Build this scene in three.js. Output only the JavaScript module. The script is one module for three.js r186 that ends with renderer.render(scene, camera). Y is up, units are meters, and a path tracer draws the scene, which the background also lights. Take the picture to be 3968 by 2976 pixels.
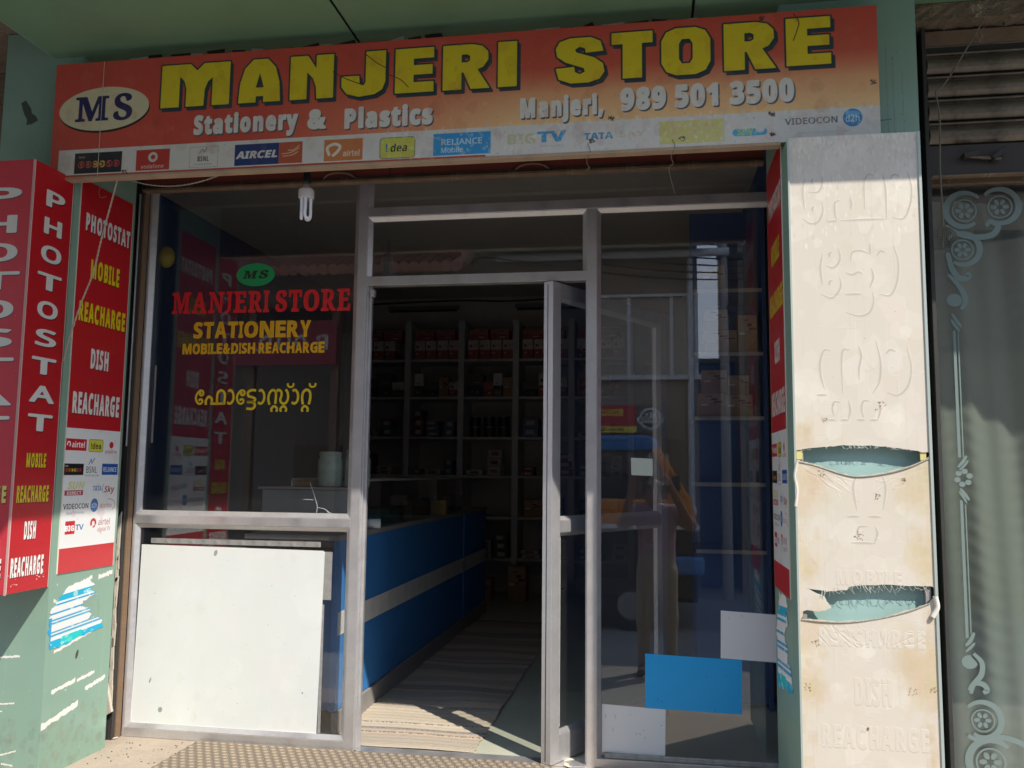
import * as THREE from 'three';
import { RoundedBoxGeometry } from 'three/addons/geometries/RoundedBoxGeometry.js';
import { mergeGeometries } from 'three/addons/utils/BufferGeometryUtils.js';
import { FontLoader } from 'three/addons/loaders/FontLoader.js';
import { TextGeometry } from 'three/addons/geometries/TextGeometry.js';
import { MarchingCubes } from 'three/addons/objects/MarchingCubes.js';

// ---------- camera, sky, sun, exposure ----------
// x right along the shop front, y up from the shop floor, z out of the shop; the aluminium frame stands at z = 0
const scene = new THREE.Scene();
const camera = new THREE.PerspectiveCamera(48.13, 4 / 3, 0.02, 400);
camera.position.set(0, 1.178, 3.62);
camera.rotation.set(THREE.MathUtils.degToRad(5.91), THREE.MathUtils.degToRad(9.31), THREE.MathUtils.degToRad(0.61), 'YXZ');
const renderer = new THREE.WebGLRenderer({ antialias: true });
renderer.toneMapping = THREE.LinearToneMapping;
renderer.toneMappingExposure = 1.34;
renderer.shadowMap.enabled = true;
{
  const w = 256, h = 128, d = new Float32Array(w * h * 4);
  for (let j = 0; j < h; j++) for (let i = 0; i < w; i++) {
    const el = ((j + 0.5) / h - 0.5) * Math.PI, t = Math.pow(Math.max(0, Math.sin(el)), 0.55), k = (j * w + i) * 4;
    d[k] = 1.08 + (0.40 - 1.08) * t; d[k + 1] = 1.16 + (0.58 - 1.16) * t; d[k + 2] = 1.25 + (0.98 - 1.25) * t; d[k + 3] = 1;
  }
  const sky = new THREE.DataTexture(d, w, h, THREE.RGBAFormat, THREE.FloatType);
  sky.mapping = THREE.EquirectangularReflectionMapping; sky.magFilter = sky.minFilter = THREE.LinearFilter; sky.needsUpdate = true;
  scene.background = sky; scene.environment = sky;
}
const sun = new THREE.DirectionalLight(0xfff6ea, 3.9);
sun.position.set(0.658 * 20, 20, 0.66 * 20); sun.target.position.set(0, 0, 0);
sun.castShadow = true; sun.shadow.mapSize.set(4096, 4096);
Object.assign(sun.shadow.camera, { left: -12, right: 12, top: 12, bottom: -12, near: 1, far: 60 });
scene.add(sun, sun.target);

// ---------- helpers ----------
function rng(a) { return () => { a |= 0; a = (a + 0x6d2b79f5) | 0; let t = Math.imul(a ^ (a >>> 15), 1 | a); t = (t + Math.imul(t ^ (t >>> 7), 61 | t)) ^ t; return ((t ^ (t >>> 14)) >>> 0) / 4294967296; }; }
const rnd = rng(11), rr = (a, b) => a + (b - a) * rnd();
const taken = new Map();
function numbered(n) { const k = taken.get(n) || 0; taken.set(n, k + 1); return k ? n + '_' + String(k).padStart(3, '0') : n; }
function tag(o, label, category, group) { o.userData.label = label; o.userData.category = category; if (group) o.userData.group = group; return o; }
function thing(name, label, category, pos = [0, 0, 0], turn = 0, group) {
  const o = new THREE.Group(); o.name = numbered(name); o.position.set(...pos); o.rotation.y = turn; scene.add(o); return tag(o, label, category, group);
}
function part(name, geo, mat, parent, pos, rot) {
  const m = new THREE.Mesh(geo, mat); m.name = name; m.castShadow = m.receiveShadow = true;
  if (pos) m.position.set(...pos); if (rot) m.rotation.set(...rot);
  parent.add(m); return m;
}
function solo(name, geo, mat, label, category, pos, rot, group) {
  const m = part(numbered(name), geo, mat, scene, pos, rot); return tag(m, label, category, group);
}
function structure(name, geo, mat, pos, rot) { const m = part(numbered(name), geo, mat, scene, pos, rot); m.userData.kind = 'structure'; return m; }
function uvBox(g) {   // uv in metres from the face's main direction
  const p = g.attributes.position, n = g.attributes.normal, uv = new Float32Array(p.count * 2);
  for (let i = 0; i < p.count; i++) {
    const ax = Math.abs(n.getX(i)), ay = Math.abs(n.getY(i)), az = Math.abs(n.getZ(i));
    const [u, v] = ax > ay && ax > az ? [p.getZ(i), p.getY(i)] : ay > az ? [p.getX(i), p.getZ(i)] : [p.getX(i), p.getY(i)];
    uv[i * 2] = u; uv[i * 2 + 1] = v;
  }
  g.setAttribute('uv', new THREE.BufferAttribute(uv, 2)); return g;
}
function uvFit(g) {   // uv 0..1 over the outline in x and y
  g.computeBoundingBox(); const b = g.boundingBox, p = g.attributes.position, uv = new Float32Array(p.count * 2);
  for (let i = 0; i < p.count; i++) { uv[i * 2] = (p.getX(i) - b.min.x) / (b.max.x - b.min.x); uv[i * 2 + 1] = (p.getY(i) - b.min.y) / (b.max.y - b.min.y); }
  g.setAttribute('uv', new THREE.BufferAttribute(uv, 2)); return g;
}
const bx = (w, h, d, r = 0) => uvBox(r > 0 ? new RoundedBoxGeometry(w, h, d, 2, Math.min(r, w / 2.01, h / 2.01, d / 2.01)) : new THREE.BoxGeometry(w, h, d).toNonIndexed());
// a box given by its extents
function ext(x0, x1, y0, y1, z0, z1, r = 0) { const g = bx(x1 - x0, y1 - y0, z1 - z0, r); g.translate((x0 + x1) / 2, (y0 + y1) / 2, (z0 + z1) / 2); return g; }
function tube(pts, r, seg = 40, rad = 6) { return new THREE.TubeGeometry(new THREE.CatmullRomCurve3(pts.map(p => new THREE.Vector3(...p))), seg, r, rad); }
function prism(outline, depth, bev = 0) {
  const s = new THREE.Shape(outline.map(p => new THREE.Vector2(p[0], p[1])));
  return uvBox(new THREE.ExtrudeGeometry(s, { depth, bevelEnabled: bev > 0, bevelSize: bev, bevelThickness: bev, bevelSegments: 2, curveSegments: 6 }));
}
// a flat strip along a curve, in the xy plane
function ribbon(pts, width, n = 40, thick = 0.0006, taper = 0) {
  const c = new THREE.CatmullRomCurve3(pts.map(p => new THREE.Vector3(p[0], p[1], 0)), false, 'centripetal'), P = c.getPoints(n), l = [], r = [];
  for (let i = 0; i <= n; i++) {
    const a = P[Math.max(0, i - 1)], b = P[Math.min(n, i + 1)], dx = b.x - a.x, dy = b.y - a.y, q = Math.hypot(dx, dy) || 1;
    const w = width / 2 * (1 - taper * Math.abs(i / n * 2 - 1) ** 2);
    l.push([P[i].x - dy / q * w, P[i].y + dx / q * w]); r.push([P[i].x + dy / q * w, P[i].y - dx / q * w]);
  }
  const pos = [], nor = [], uv = [];
  const tri = (a, b, d, z, s) => { for (const v of s > 0 ? [a, b, d] : [a, d, b]) { pos.push(v[0], v[1], z); nor.push(0, 0, s); uv.push(v[0], v[1]); } };
  for (let i = 0; i < n; i++) { tri(l[i], r[i], r[i + 1], thick, 1); tri(l[i], r[i + 1], l[i + 1], thick, 1); tri(l[i], r[i], r[i + 1], 0, -1); tri(l[i], r[i + 1], l[i + 1], 0, -1); }
  const g = new THREE.BufferGeometry();
  g.setAttribute('position', new THREE.Float32BufferAttribute(pos, 3)); g.setAttribute('normal', new THREE.Float32BufferAttribute(nor, 3)); g.setAttribute('uv', new THREE.Float32BufferAttribute(uv, 2));
  return g;
}
const merge = gs => mergeGeometries(gs.map(g => { const q = g.index ? g.toNonIndexed() : g; for (const k of Object.keys(q.attributes)) if (!['position', 'normal', 'uv'].includes(k)) q.deleteAttribute(k); return q; }));

// ---------- textures ----------
const N = 256;
function tileNoise(seed, first, octaves, fall = 0.55) {
  const out = new Float32Array(N * N); let amp = 1, sum = 0;
  for (let o = 0; o < octaves; o++) {
    const p = first << o, q = rng(seed + o * 97), lat = Float32Array.from({ length: p * p }, q);
    for (let j = 0; j < N; j++) for (let i = 0; i < N; i++) {
      const x = i / N * p, y = j / N * p, xi = Math.floor(x), yi = Math.floor(y), fx = x - xi, fy = y - yi, sx = fx * fx * (3 - 2 * fx), sy = fy * fy * (3 - 2 * fy);
      const g = (a, b) => lat[(b % p) * p + (a % p)];
      out[j * N + i] += amp * ((g(xi, yi) * (1 - sx) + g(xi + 1, yi) * sx) * (1 - sy) + (g(xi, yi + 1) * (1 - sx) + g(xi + 1, yi + 1) * sx) * sy);
    }
    sum += amp; amp *= fall;
  }
  for (let k = 0; k < out.length; k++) out[k] /= sum;
  return out;
}
const nA = tileNoise(3, 4, 6), nB = tileNoise(31, 3, 5, 0.6), nC = tileNoise(71, 32, 3, 0.7);
const toS = v => { v = Math.min(1, Math.max(0, v)); return 255 * (v <= 0.0031308 ? 12.92 * v : 1.055 * Math.pow(v, 1 / 2.4) - 0.055); };
function dataTex(fn, srgb) {
  const d = new Uint8Array(N * N * 4);
  for (let k = 0; k < N * N; k++) { const c = fn(k); d[k * 4] = c[0]; d[k * 4 + 1] = c[1]; d[k * 4 + 2] = c[2]; d[k * 4 + 3] = 255; }
  const t = new THREE.DataTexture(d, N, N); t.wrapS = t.wrapT = THREE.RepeatWrapping; t.magFilter = THREE.LinearFilter; t.minFilter = THREE.LinearMipmapLinearFilter; t.generateMipmaps = true;
  if (srgb) t.colorSpace = THREE.SRGBColorSpace; t.needsUpdate = true; return t;
}
const bumpFine = dataTex(k => { const v = 255 * (nA[k] * 0.5 + nC[k] * 0.5); return [v, v, v]; });
const roughMap = dataTex(k => { const v = 255 * Math.min(1, 0.55 + nA[k] * 0.8); return [v, v, v]; });
// a worn surface: base colour (linear) with grain, blotches and grains of dirt that have an outline
function surf({ c, v = 0.12, dirt = [0.12, 0.09, 0.06], d = 0, size = 0.8, rough = 0.7, metal = 0, bump = 0, extra = {} }) {
  const map = dataTex(k => {
    const g = 1 + v * ((nA[k] - 0.5) * 2.2 + (nC[k] - 0.5) * 0.9), m = d > 0 ? Math.min(1, Math.max(0, (nB[k] + (nC[k] - 0.5) * 0.35 - (1 - d * 0.62)) * 7)) * 0.75 : 0;
    return c.map((x, i) => toS((x * (1 - m) + dirt[i] * m) * g));
  }, true);
  map.repeat.set(1 / size, 1 / size);
  const m = new (extra.clearcoat || extra.transmission ? THREE.MeshPhysicalMaterial : THREE.MeshStandardMaterial)({ map, roughness: rough, metalness: metal, ...extra });
  if (rough > 0.15) { m.roughnessMap = roughMap.clone(); m.roughnessMap.repeat.set(1 / size, 1 / size); m.roughness = Math.min(1, rough * 1.15); }
  if (bump) { m.bumpMap = bumpFine.clone(); m.bumpMap.repeat.set(1 / (size * 0.6), 1 / (size * 0.6)); m.bumpScale = bump; }
  return m;
}
const plain = (c, rough = 0.6, metal = 0, o = {}) => { const m = new THREE.MeshStandardMaterial({ roughness: rough, metalness: metal, ...o }); m.color.setRGB(...c); return m; };
function canvasTex(w, h, draw) {
  const c = document.createElement('canvas'); c.width = w; c.height = h; const x = c.getContext('2d'); draw(x, w, h);
  const t = new THREE.CanvasTexture(c); t.colorSpace = THREE.SRGBColorSpace; t.anisotropy = 8; return t;
}
// a canvas whose drawing units are metres, y down from the top edge
function printTex(wm, hm, w, h, draw) { return canvasTex(w, h, x => { x.scale(w / wm, h / hm); draw(x); }); }
// text fitted to a box: x0..x1, capitals from y0 (top) to y1 (baseline)
function fit(x, s, x0, x1, y0, y1, { font = 'bold 100px sans-serif', fill = '#fff', shadow, off = [0, 0], bold = 0, boldCol, skew = 0, cap = 0.72 } = {}) {
  x.font = font; const m = x.measureText(s), w = m.width || 1;
  const put = (dx, dy, f, b) => {
    x.save(); x.translate(x0 + dx, y1 + dy); x.transform((x1 - x0) / w, 0, -skew * (y1 - y0) / (cap * 100) , (y1 - y0) / (cap * 100), 0, 0);
    if (b) { x.lineWidth = b; x.lineJoin = 'round'; x.strokeStyle = f; x.strokeText(s, 0, 0); }
    x.fillStyle = f; x.fillText(s, 0, 0); x.restore();
  };
  if (shadow) put(off[0], off[1], shadow, bold);
  put(0, 0, fill, bold); if (boldCol) put(0, 0, boldCol, 0);
}
// like fit, but every letter in a cell of its own with a gap to the next, as condensed display types are set
function fitChars(x, s, x0, x1, y0, y1, o = {}) {
  x.font = o.font || 'bold 100px sans-serif'; const w = [...s].map(c => x.measureText(c).width * (c === ' ' ? 0.9 : 1)), t = w.reduce((a, b) => a + b, 0); let p = x0;
  for (const pass of o.shadow ? [0, 1] : [1]) { p = x0; [...s].forEach((c, i) => { const e = w[i] / t * (x1 - x0); if (c !== ' ') { const q = { ...o, shadow: undefined }; if (!pass) { q.fill = o.shadow; fit(x, c, p + e * 0.07 + o.off[0], p + e * 0.93 + o.off[0], y0 + o.off[1], y1 + o.off[1], q); } else fit(x, c, p + e * 0.07, p + e * 0.93, y0, y1, q); } p += e; }); }
}
function speckle(x, w, h, n, col, a, b, q = rng(5)) {
  for (let i = 0; i < n; i++) { x.fillStyle = typeof col === 'function' ? col(q) : col; x.globalAlpha = 0.25 + q() * 0.6; x.beginPath(); x.ellipse(q() * w, q() * h, a + q() * (b - a), (a + q() * (b - a)) * 0.7, q() * 3, 0, 7); x.fill(); }
  x.globalAlpha = 1;
}
function mottle(x, w, h, n, cols, r0, r1, alpha, q = rng(8)) {   // soft irregular stains
  for (let i = 0; i < n; i++) {
    const cx = q() * w, cy = q() * h, r = r0 + q() * (r1 - r0); x.fillStyle = cols[Math.floor(q() * cols.length)]; x.globalAlpha = alpha * (0.3 + q() * 0.7);
    x.beginPath(); for (let k = 0; k <= 9; k++) { const a = k / 9 * 6.283, e = r * (0.55 + q() * 0.6); x[k ? 'lineTo' : 'moveTo'](cx + Math.cos(a) * e, cy + Math.sin(a) * e * 1.2); } x.fill();
  }
  x.globalAlpha = 1;
}
function taperStrokes(x, list, width, col) { x.strokeStyle = col; x.lineCap = 'round'; for (const s of list) { const P = new THREE.CatmullRomCurve3(s.map(p => new THREE.Vector3(p[0], p[1], 0))).getPoints(30); for (let i = 0; i < 30; i++) { x.lineWidth = width * (0.3 + 0.7 * Math.sin((i + 0.5) / 30 * 3.1416)); x.beginPath(); x.moveTo(P[i].x, P[i].y); x.lineTo(P[i + 1].x, P[i + 1].y); x.stroke(); } } }
function strokes(x, list, width, col) { x.strokeStyle = col; x.lineWidth = width; x.lineCap = 'round'; x.lineJoin = 'round'; for (const s of list) { const P = new THREE.CatmullRomCurve3(s.map(p => new THREE.Vector3(p[0], p[1], 0))).getPoints(28); x.beginPath(); P.forEach((p, i) => x[i ? 'lineTo' : 'moveTo'](p.x, p.y)); x.stroke(); } }

// ---------- materials ----------
const M = {
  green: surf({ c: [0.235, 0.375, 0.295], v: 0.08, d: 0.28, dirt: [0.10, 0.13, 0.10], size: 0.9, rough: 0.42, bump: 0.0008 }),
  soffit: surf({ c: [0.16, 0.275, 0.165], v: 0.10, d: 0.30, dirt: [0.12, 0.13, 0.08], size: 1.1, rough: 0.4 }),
  alu: surf({ c: [0.66, 0.655, 0.66], v: 0.14, d: 0.35, dirt: [0.44, 0.41, 0.37], size: 0.35, rough: 0.40, metal: 0.70, bump: 0.0003 }),
  glass: new THREE.MeshPhysicalMaterial({ color: 0xf8f9f9, transmission: 0.994, thickness: 0, roughness: 0.0, ior: 1.8 }),   // dusty pane: a little of its surface scatters
  white: surf({ c: [0.78, 0.82, 0.83], v: 0.05, d: 0.12, dirt: [0.5, 0.5, 0.48], size: 0.7, rough: 0.45 }),
  ledge: surf({ c: [0.43, 0.36, 0.285], v: 0.2, d: 0.42, dirt: [0.40, 0.28, 0.23], size: 0.55, rough: 0.9, bump: 0.003 }),
  street: surf({ c: [0.27, 0.26, 0.24], v: 0.22, d: 0.4, dirt: [0.16, 0.14, 0.12], size: 2.3, rough: 0.95, bump: 0.006 }),
  inFloor: surf({ c: [0.56, 0.58, 0.46], v: 0.10, d: 0.2, dirt: [0.3, 0.28, 0.2], size: 0.9, rough: 0.35 }),
  cream: surf({ c: [0.72, 0.67, 0.57], v: 0.10, d: 0.3, dirt: [0.45, 0.40, 0.32], size: 1.2, rough: 0.9, bump: 0.002 }),
  blueWall: surf({ c: [0.05, 0.12, 0.30], v: 0.12, d: 0.2, dirt: [0.05, 0.11, 0.27], size: 1.0, rough: 0.6 }),
  blueCounter: surf({ c: [0.05, 0.24, 0.60], v: 0.14, d: 0.25, dirt: [0.045, 0.19, 0.47], size: 0.6, rough: 0.5, bump: 0.0006 }),
  grey: surf({ c: [0.30, 0.29, 0.28], v: 0.15, d: 0.3, dirt: [0.2, 0.18, 0.16], size: 0.5, rough: 0.6 }),
  shelfWood: surf({ c: [0.66, 0.64, 0.60], v: 0.15, size: 0.5, rough: 0.7 }),
  rustRed: surf({ c: [0.24, 0.045, 0.03], v: 0.2, d: 0.45, dirt: [0.10, 0.05, 0.03], size: 0.5, rough: 0.65, bump: 0.001 }),
  brown: surf({ c: [0.20, 0.13, 0.08], v: 0.25, d: 0.45, dirt: [0.40, 0.34, 0.25], size: 0.25, rough: 0.8, bump: 0.0015 }),
  darkSteel: surf({ c: [0.035, 0.032, 0.03], v: 0.3, d: 0.3, dirt: [0.09, 0.06, 0.04], size: 0.3, rough: 0.6, bump: 0.001 }),
  plaster: surf({ c: [0.62, 0.57, 0.47], v: 0.15, d: 0.5, dirt: [0.40, 0.32, 0.22], size: 0.12, rough: 0.95, bump: 0.004 }),
  concrete: surf({ c: [0.20, 0.15, 0.10], v: 0.35, d: 0.5, dirt: [0.42, 0.36, 0.24], size: 0.35, rough: 0.95, bump: 0.012 }),
  shutterSteel: surf({ c: [0.18, 0.15, 0.115], v: 0.5, d: 0.55, dirt: [0.09, 0.05, 0.03], size: 0.3, rough: 0.36, metal: 0.5, bump: 0.0012 }),
  black: plain([0.012, 0.012, 0.012], 0.45),
  rubber: surf({ c: [0.235, 0.195, 0.15], v: 0.25, d: 0.4, dirt: [0.36, 0.31, 0.24], size: 0.3, rough: 0.9 }),
};

// ---------- ground ----------
structure('street', uvBox(new THREE.BoxGeometry(160, 0.3, 120).toNonIndexed()), M.street, [0, -0.70, 40]);
structure('shop_ledge', ext(-6, 6, -0.54, 0, -0.02, 0.95, 0.012), M.ledge);
structure('shop_step', ext(-6, 6, -0.545, -0.19, 0.952, 1.28, 0.012), M.ledge);
structure('shop_step', ext(-6, 6, -0.548, -0.37, 1.282, 1.6, 0.012), M.ledge);
structure('shop_floor', ext(-3.2, 0.62, -0.12, 0, -5, -0.022), M.inFloor);

// ---------- the building ----------
{
  const b = thing('shop_building', 'plain concrete shop building around the dark stationery shop interior', 'building');
  part('wall', ext(-3.4, -3.2, -0.1, 2.985, -5, 0.045), M.blueWall, b); part('front_wall', ext(-3.2, -2.37, -0.1, 2.985, -0.1, 0.045), M.blueWall, b); part('front_wall', ext(-2.655, -2.37, -0.1, 2.985, 0.0455, 0.15), M.concrete, b);
  part('wall', ext(0.62, 0.915, -0.1, 2.985, -5, 0.15), M.blueWall, b);
  part('wall', ext(-3.2, 0.62, -0.1, 2.985, -5.15, -5.0), M.cream, b);
  part('ceiling', ext(-3.2, 0.62, 2.985, 3.1, -5, -0.1), M.cream, b);
  part('lintel', ext(-2.37, 0.62, 2.632, 2.985, -0.1, 0.05), M.grey, b);
  part('jamb_strip', ext(0.505, 0.62, 0, 2.632, -0.05, 0.0), M.grey, b);
  part('upper_wall', ext(-6, 6, 3.16, 6.2, -0.1, 0.2), M.cream, b);
}
{
  const c = thing('canopy', 'flat concrete canopy clad underneath with green metal sheets', 'canopy');
  part('slab', ext(-6, 6, 2.99, 3.15, 0.2, 1.15), M.concrete, c);
  part('fascia', ext(-6, 6, 2.866, 3.152, 1.152, 1.172, 0.003), M.green, c);
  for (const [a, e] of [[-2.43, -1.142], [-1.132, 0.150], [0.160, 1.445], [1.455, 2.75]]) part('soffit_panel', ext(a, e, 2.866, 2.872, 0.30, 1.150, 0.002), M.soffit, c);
  part('left_slab', ext(-6, -1.07, 2.99, 3.15, 1.174, 2.6), M.concrete, c); part('left_fascia', ext(-6, -1.068, 2.866, 2.989, 1.174, 2.6, 0.004), M.green, c);
  part('joint_backing', ext(-2.43, 2.75, 2.878, 2.890, 0.30, 1.15), M.black, c);
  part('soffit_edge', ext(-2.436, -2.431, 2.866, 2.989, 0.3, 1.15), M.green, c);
}
{
  const w = thing('side_wall', 'brown stained plaster wall left of the green pillar', 'wall');
  part('plaster_face', ext(-6, -2.66, -0.55, 2.985, 0.05, 0.25), M.concrete, w);
}

// ---------- the two pillars clad in green sheet ----------
const GREEN = '#88a796';
function greenPrint(wm, hm, seed, marks) {
  return printTex(wm, hm, Math.round(900 * wm), Math.min(2048, Math.round(700 * hm)), x => {
    const q = rng(seed); x.fillStyle = GREEN; x.fillRect(0, 0, wm, hm);
    mottle(x, wm, hm, 140, ['#7f9f8f', '#90ad9c', '#7a9688', '#8ba58f'], 0.01, 0.09, 0.16, q);
    speckle(x, wm, hm, 160, c => ['#5d6f64', '#dfe3dc', '#73786a'][Math.floor(c() * 3)], 0.0005, 0.002, q);
    for (let i = 0; i < 24; i++) { x.strokeStyle = q() < 0.5 ? '#d8ddd5' : '#6d8478'; x.globalAlpha = 0.5; x.lineWidth = 0.0006 + q() * 0.001; const a = q() * wm, b = q() * hm; x.beginPath(); x.moveTo(a, b); x.lineTo(a + (q() - 0.3) * 0.05, b + (q() - 0.5) * 0.05); x.stroke(); }
    for (let i = 0; i < 16; i++) { const a = q() * wm, b = q() * hm, l = 0.1 + q() * 0.5; x.globalAlpha = 0.10; x.fillStyle = q() < 0.6 ? '#5f7668' : '#a9bfae'; let y = b; while (y < b + l) { x.fillRect(a + (q() - 0.5) * 0.003, y, 0.003 + q() * 0.006, 0.01); y += 0.009; } }
    x.save(); x.translate(0, hm - 0.22); mottle(x, wm, 0.22, 90, ['#7a7a66', '#8a8670', '#6c7566'], 0.004, 0.025, 0.22, q); x.restore();
    x.globalAlpha = 1; marks && marks(x, q);
  });
}
// ragged white strips left by torn tape: [x0, y0, x1, y1, width]
function tapeRemains(x, q, list) {
  for (const [x0, y0, x1, y1, w] of list) {
    x.fillStyle = '#e9e8e0'; x.beginPath();
    const n = 22, up = [], dn = [];
    for (let i = 0; i <= n; i++) { const t = i / n, e = 0.45 + q() * 0.65; up.push([x0 + (x1 - x0) * t, y0 + (y1 - y0) * t - w * 0.5 * e]); dn.unshift([x0 + (x1 - x0) * t, y0 + (y1 - y0) * t + w * 0.5 * (0.45 + q() * 0.65)]); }
    [...up, ...dn].forEach((p, i) => x[i ? 'lineTo' : 'moveTo'](...p)); x.fill();
    x.strokeStyle = '#8f8a7c'; x.lineWidth = 0.0012; x.globalAlpha = 0.6; x.stroke(); x.globalAlpha = 1;
  }
}
const panelMat = (map, rough = 0.42, o = {}) => new THREE.MeshStandardMaterial({ map, roughness: rough, ...o });
const PH = 2.985;
function sheet(w, h, d = 0.005) { return uvFit(new THREE.BoxGeometry(w, h, d).toNonIndexed()); }
{
  const p = thing('pillar', 'green sheet clad pillar with torn blue poster and white tape remains', 'pillar', [-2.48, 0, 0.36]);
  part('core', ext(-0.175, 0.171, 0.005, PH - 0.005, -0.2, 0.199), M.concrete, p);
  part('front_sheet', sheet(0.351, PH), panelMat(greenPrint(0.351, PH, 21, (x, q) => {
    tapeRemains(x, q, [[0.06, 2.545, 0.25, 2.530, 0.012], [0.005, 2.525, 0.055, 2.515, 0.010], [0.17, 2.712, 0.24, 2.705, 0.008], [0.09, 2.735, 0.19, 2.738, 0.007], [0.19, 2.90, 0.26, 2.88, 0.008], [0.2, 2.93, 0.25, 2.935, 0.008]]);
    x.fillStyle = '#4a5248'; x.save(); x.translate(0.10, 0.35); x.rotate(-0.35); x.beginPath(); [[0, -0.05], [0.024, -0.054], [0.036, -0.01], [0.034, 0.012], [0.048, 0.03], [0.052, 0.052], [0.02, 0.056], [-0.004, 0.05], [0.006, 0.03], [0.0, 0.0]].forEach((p, i) => x[i ? 'lineTo' : 'moveTo'](...p)); x.fill(); x.restore();
  })), p, [-0.0045, PH / 2, 0.2025]);
  part('side_sheet', sheet(0.41, PH), panelMat(greenPrint(0.41, PH, 22, (x, q) => {
    tapeRemains(x, q, [[0.004, 2.79, 0.215, 2.752, 0.030], [0.255, 2.705, 0.385, 2.685, 0.022], [0.05, 2.672, 0.19, 2.655, 0.022], [0.20, 2.66, 0.31, 2.648, 0.020], [0.30, 2.262, 0.395, 2.248, 0.024], [0.17, 2.275, 0.26, 2.255, 0.020], [0.05, 2.52, 0.28, 2.475, 0.016], [0.03, 2.32, 0.06, 2.335, 0.02]]);
    x.fillStyle = '#3b3a33'; x.beginPath(); x.ellipse(0.19, 2.555, 0.008, 0.018, 0.3, 0, 7); x.fill();
    x.strokeStyle = '#4a4a42'; x.lineWidth = 0.001; x.beginPath(); x.moveTo(0.31, 2.44); x.quadraticCurveTo(0.325, 2.38, 0.30, 2.36); x.stroke();
    speckle(x, 0.41, PH, 60, '#f1efe6', 0.001, 0.005, q);
  })), p, [0.1735, PH / 2, 0.0], [0, Math.PI / 2, 0]);
}
{
  const p = thing('pillar', 'green sheet clad pillar behind the bleached torn light box', 'pillar', [0.688, 0, 0.36]);
  part('core', ext(-0.222, 0.222, 0.005, 2.86, -0.2, 0.199), M.concrete, p);
  part('front_sheet', sheet(0.46, 2.866), panelMat(greenPrint(0.46, 2.866, 23, (x, q) => {
    for (let i = 0; i < 3; i++) { x.strokeStyle = '#66857a'; x.globalAlpha = 0.4; const a = 0.35 + i * 0.027 + q() * 0.01; for (let k = 0; k < 26; k++) { x.lineWidth = 0.002 + q() * 0.004; const y = 0.17 + i * 0.05 + k * 0.013; x.beginPath(); x.moveTo(a + (q() - 0.5) * 0.004, y); x.lineTo(a + (q() - 0.5) * 0.004, y + 0.013); x.stroke(); } }
    x.globalAlpha = 1; x.strokeStyle = '#4e6a62'; x.lineWidth = 0.003; x.beginPath(); x.moveTo(0.325, 0.452); x.lineTo(0.37, 0.449); x.stroke();
    speckle(x, 0.46, 0.6, 40, '#4c5a52', 0.001, 0.003, q);
  })), p, [0, 1.433, 0.2025]);
  part('side_sheet', sheet(0.405, 2.866), panelMat(greenPrint(0.405, 2.866, 24, (x, q) => {
    tapeRemains(x, q, [[0.25, 2.55, 0.29, 2.66, 0.012], [0.1, 2.12, 0.3, 2.15, 0.02]]);
  })), p, [-0.2275, 1.433, -0.0025], [0, -Math.PI / 2, 0]);
  part('side_sheet', sheet(0.405, 2.866), panelMat(greenPrint(0.405, 2.866, 25)), p, [0.2275, 1.433, -0.0025], [0, Math.PI / 2, 0]);
}

// torn provider posters on the pillars' inner sides
function tornPoster(seed, label, pos, turn, w, h) {
  const q = rng(seed), o = [], t = [[0.02, 0.02], [0, 0.36], [0.02, 0.60], [0.1, 0.74], [0.16, 0.80], [0.3, 0.97], [0.62, 1.0], [0.78, 0.92], [0.66, 0.84], [0.82, 0.76], [0.58, 0.66], [0.55, 0.58], [0.7, 0.52], [0.72, 0.40], [0.66, 0.33], [0.85, 0.37], [0.95, 0.26], [1.0, 0.15], [0.8, 0.12], [0.5, 0.1], [0.3, 0.03]];
  for (let i = 0; i < t.length; i++) { const a = t[i], b = t[(i + 1) % t.length]; for (let k = 0; k < 5; k++) { const f = k / 5; o.push([(a[0] + (b[0] - a[0]) * f + (q() - 0.5) * 0.05) * w, (a[1] + (b[1] - a[1]) * f + (q() - 0.5) * 0.035) * h]); } }
  const g = uvFit(new THREE.ExtrudeGeometry(new THREE.Shape(o.map(p => new THREE.Vector2(...p))), { depth: 0.0012, bevelEnabled: false }));
  const map = canvasTex(256, 320, (x, W, H) => {
    x.fillStyle = '#e8eaea'; x.fillRect(0, 0, W, H);
    x.save(); x.transform(1, -0.12, 0, 1, 0, 12);
    for (const [y, b] of [[46, 30], [86, 9], [128, 9], [160, 9], [176, 9], [222, 8], [238, 10], [268, 48]]) { x.fillStyle = b > 20 ? '#17b0d6' : '#2f9fce'; x.fillRect(0, y, W, b); }
    x.fillStyle = '#1f9fd8'; x.fillRect(0, 150, 16, 190); x.fillStyle = '#19c9c9'; x.fillRect(60, 262, 90, 40);
    x.strokeStyle = '#b8bcc0'; x.lineWidth = 1; for (let y = 100; y < 262; y += 9) { x.beginPath(); x.moveTo(8, y); x.lineTo(W, y); x.stroke(); }
    x.restore(); mottle(x, W, H, 60, ['#f4f3ee', '#e3e2da'], 3, 14, 0.7, q); speckle(x, W, H, 60, '#7c7f82', 0.5, 1.6, q);
  });
  const m = solo('torn_poster', g, panelMat(map, 0.8), label, 'poster', pos, [0, turn, 0]); return m;
}
tornPoster(41, 'torn blue and white paper poster on the left pillar below the red panel', [-2.3035, 0.475, 0.555], Math.PI / 2, 0.345, 0.245);
tornPoster(43, 'torn blue and white paper poster on the right pillar beside the silver sticker', [0.4570, 0.40, 0.19], -Math.PI / 2, 0.36, 0.36);

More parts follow.
